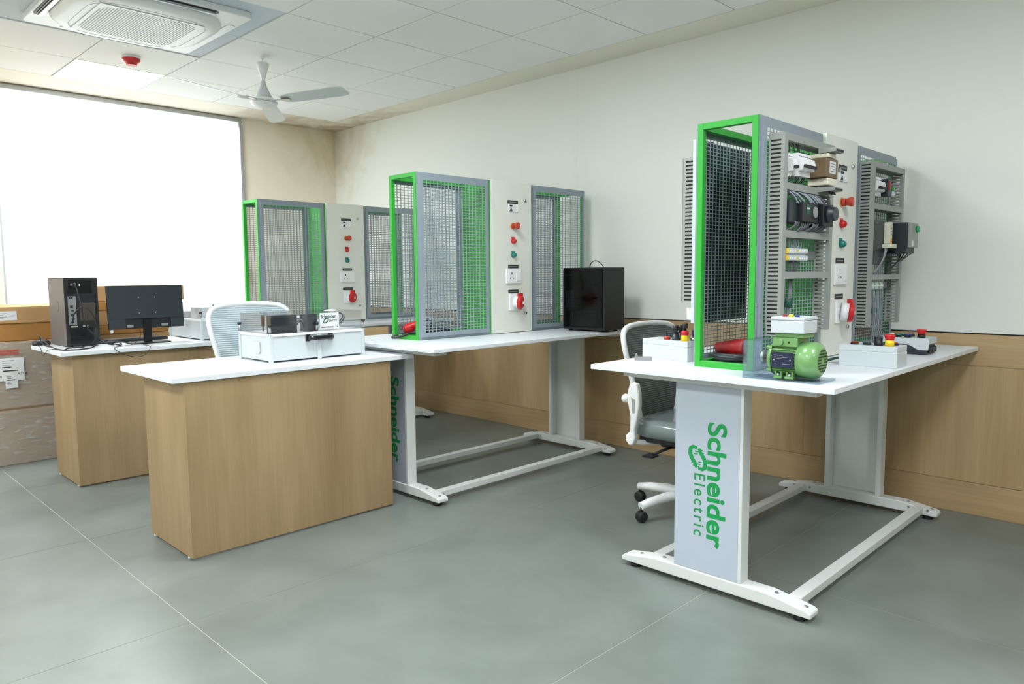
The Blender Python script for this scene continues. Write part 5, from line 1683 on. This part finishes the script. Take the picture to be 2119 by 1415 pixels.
ob('cable', G().tube(bez((0.086, 0.079, 0.111), (0.13, 0.11, 0.12), (0.13, 0.10, 0.04), (0.10, 0.05, 0.040), 10) + bez((0.10, 0.048, 0.038), (0.03, -0.045, 0.036), (-0.06, -0.07, 0.012), (-0.045, -0.07, 0.007), 10)[1:] + bez((-0.044, -0.07, 0.007), (-0.01, -0.075, 0.007), (0.05, -0.085, 0.012), (0.09, -0.055, 0.036), 10)[1:], 0.0068, 8), M_CABLE, pg2)
ob('cable', G().tube(coil(0.10, 0.16, 0.0, 0.065, 0.10, 4, 0.0075, 0.010), 0.0075, 8), M_CABLE, pg2)

# ---- wall socket under the middle workbench
ws = thing('wall_socket', 'white wall socket on the oak wainscot behind the middle workbench', 'socket', (-3.665, YW - 0.0162, 0.648))
ob('plate', G().box(-0.073, 0.073, -0.011, -0.0002, -0.066, 0.066), M_WPL, ws, bevel=0.003)
for z in (0.020, -0.030):
    ob('module', G().box(-0.060, 0.060, -0.014, -0.0112, z - 0.018, z + 0.022), M_WPL, ws, bevel=0.001, seg=1)
ob('gap_line', G().box(-0.072, 0.072, -0.0118, -0.0112, -0.020, -0.014), M_INK, ws)
ob('lead', G().tube(bez((-0.060, -0.012, 0.085), (-0.12, -0.016, 0.04), (-0.11, -0.014, -0.05), (-0.035, -0.008, -0.11), 14), 0.002, 6), M_CABLE, ws)

# ================================================================== CARTONS BY THE WINDOW
def carton(label, x0, x1, y0, y1, z0, z1, m_=None, rz=0.0, bulge=0.0, group='cartons by the window'):
    cx, cy = (x0 + x1) / 2, (y0 + y1) / 2
    t = thing('carton', label, 'box', (cx, cy, z0), rz, group)
    hx, hy, h = (x1 - x0) / 2, (y1 - y0) / 2, z1 - z0
    ob('box', G().box(-hx, hx, -hy, hy, 0.0, h - 0.004), m_ or M_CARD, t, bevel=0.004)
    for s_ in (-1, 1):
        ob('flap', G().box(-hx + 0.002, hx - 0.002, 0.001 if s_ > 0 else -hy + 0.002, hy - 0.002 if s_ > 0 else -0.001, h - 0.0038, h), m_ or M_CARD, t)
    ob('packing_tape', G().box(-hx + 0.01, hx, -0.03, 0.03, h + 0.0001, h + 0.0005), mat('packing_tape', (196, 164, 112), 0.3), t)
    return t, hx, hy, h


def wrap(t, hx, hy, h, z0=0.0, z1=None):
    """wrinkled film round a carton"""
    z1 = h if z1 is None else z1
    n, m = 60, 14
    per = [(hx, -hy), (hx, hy), (-hx, hy), (-hx, -hy)]
    vs2, fs2 = [], []
    pts = []
    for k in range(4):
        a, b_ = Vector(per[k]), Vector(per[(k + 1) % 4])
        for i in range(n // 4):
            pts.append(a.lerp(b_, i / (n // 4)))
    rnd = random.Random(int(h * 1000))
    for j in range(m + 1):
        z = z0 + (z1 - z0) * j / m
        for p in pts:
            o_ = 0.005 + rnd.random() * 0.009
            d = Vector((1 if abs(p.x) >= hx - 1e-4 else 0, 1 if abs(p.y) >= hy - 1e-4 else 0))
            vs2.append((p.x + math.copysign(o_ * d.x, p.x), p.y + math.copysign(o_ * d.y, p.y), z))
    N_ = len(pts)
    for j in range(m):
        for i in range(N_):
            i2 = (i + 1) % N_
            fs2.append((j * N_ + i, j * N_ + i2, (j + 1) * N_ + i2, (j + 1) * N_ + i))
    return ob('stretch_film', G().add(vs2, fs2, True), M_FILM, t)


XB = -5.748
M_CARDG = mat('greyed_cardboard', (158, 134, 108), 0.8, var=0.08, vscale=12)
t, hx, hy, h = carton('large film-wrapped carton on the floor left of the far desk, under another', -6.45, XB, 0.42, 1.60, 0.0, 0.372, M_CARDG)
wrap(t, hx, hy, h, 0.003, h - 0.006)
t, hx, hy, h = carton('large film-wrapped carton with shipping labels and red print, second from the floor', -6.45, XB, 0.42, 1.60, 0.3725, 0.818, M_CARDG)
wrap(t, hx, hy, h, 0.012, h - 0.003)
xf = hx + 0.0155
cyc = 1.01
def sheet(par, y0, y1, z0, z1, m_=M_PAPER, nm='shipping_label', x=None, th=0.0008):
    x = xf if x is None else x
    return ob(nm, G().box(x, x + th, y0 - cyc, y1 - cyc, z0 - 0.3725, z1 - 0.3725), m_, par)
l1 = sheet(t, 0.93, 1.165, 0.565, 0.715)
l2 = sheet(t, 1.055, 1.125, 0.515, 0.60, x=xf + 0.001)
for k in range(4):
    sheet(l1, 1.045, 1.11 - 0.012 * (k % 2), 0.695 - 0.014 * k, 0.699 - 0.014 * k, M_INKL, 'print_line', xf + 0.0009, 0.0004)
sheet(l1, 1.04, 1.09, 0.650, 0.656, M_INK, 'print_line', xf + 0.0009, 0.0004)
sheet(l1, 1.045, 1.13, 0.626, 0.634, M_INK, 'print_line', xf + 0.0009, 0.0004)
text('lettering', 'A.M.B', 0.022, M_INK, l1, (xf + 0.001, 1.126 - cyc, 0.600 - 0.3725), Y, Z, X, bold=0.0, depth=0.0002)
text('lettering', 'A.M.B', 0.022, M_INK, l1, (xf + 0.001, 0.985 - cyc, 0.588 - 0.3725), Y, Z, X, bold=0.0, depth=0.0002)
for k in range(5):
    sheet(l2, 1.062 + 0.006 * (k % 2), 1.090, 0.590 - 0.012 * k, 0.594 - 0.012 * k, M_INKL, 'print_line', xf + 0.0019, 0.0004)
sheet(l2, 1.07, 1.11, 0.566, 0.572, M_INK, 'print_line', xf + 0.0019, 0.0004)
for k in range(7):
    sheet(t, 1.02 + 0.018 * k, 1.032 + 0.018 * k, 0.735, 0.752, M_INKR, 'red_print', xf, 0.0004)
    sheet(t, 1.02 + 0.018 * k, 1.034 + 0.018 * k, 0.758, 0.768, M_INKR, 'red_print', xf, 0.0004)
t, hx, hy, h = carton('long flat brown carton wedged under the labelled one beside the tower', -6.40, -5.800, 0.45, 1.62, 0.8195, 0.937, M_CARDD)
t, hx, hy, h = carton('long flat carton with a white label, topmost of its stack beside the tower', -6.40, -5.790, 0.45, 1.60, 0.9375, 1.046)
wl = ob('paper_label', G().box(hx + 0.0002, hx + 0.001, 1.00 - 1.025, 1.155 - 1.025, 0.022, 0.082), M_PAPER, t)
for k in range(4):
    ob('print_line', G().box(hx + 0.0011, hx + 0.0014, 1.02 - 1.025, 1.08 - 1.025 + 0.02 * (k % 2), 0.032 + k * 0.011, 0.036 + k * 0.011), M_INKL, wl)
ob('print_line', G().box(hx + 0.0011, hx + 0.0014, 1.11 - 1.025, 1.148 - 1.025, 0.048, 0.053), M_INK, wl)
# second stack, behind the monitor
zz = [0.0, 0.408, 0.816, 0.881, 0.994, 1.059, 1.172]
labs = ['brown carton standing on the floor behind the far desk', 'brown carton at the foot of the stack behind the monitor', 'lowest thin brown carton behind the monitor stand', 'second thin brown carton from the bottom behind the monitor',
        'third thin brown carton from the bottom behind the monitor', 'topmost wide brown carton in the stack behind the monitor']
for k in range(6):
    y1 = (2.20, 2.20, 2.20, 2.24, 2.24, 2.335)[k]
    t, hx, hy, h = carton(labs[k], -6.50, -6.0 + (0.0, 0.0, 0.01, 0.0, 0.008, 0.0)[k], 1.62, y1, zz[k] + (0.0005 if k else 0), zz[k + 1], M_CARD if k % 2 else M_CARDD)
    if k == 1:
        text('lettering', 'A.M.B', 0.03, M_INK, t, (hx + 0.0008, hy - 0.14, h - 0.05), Y, Z, X, bold=0.0, depth=0.0003)
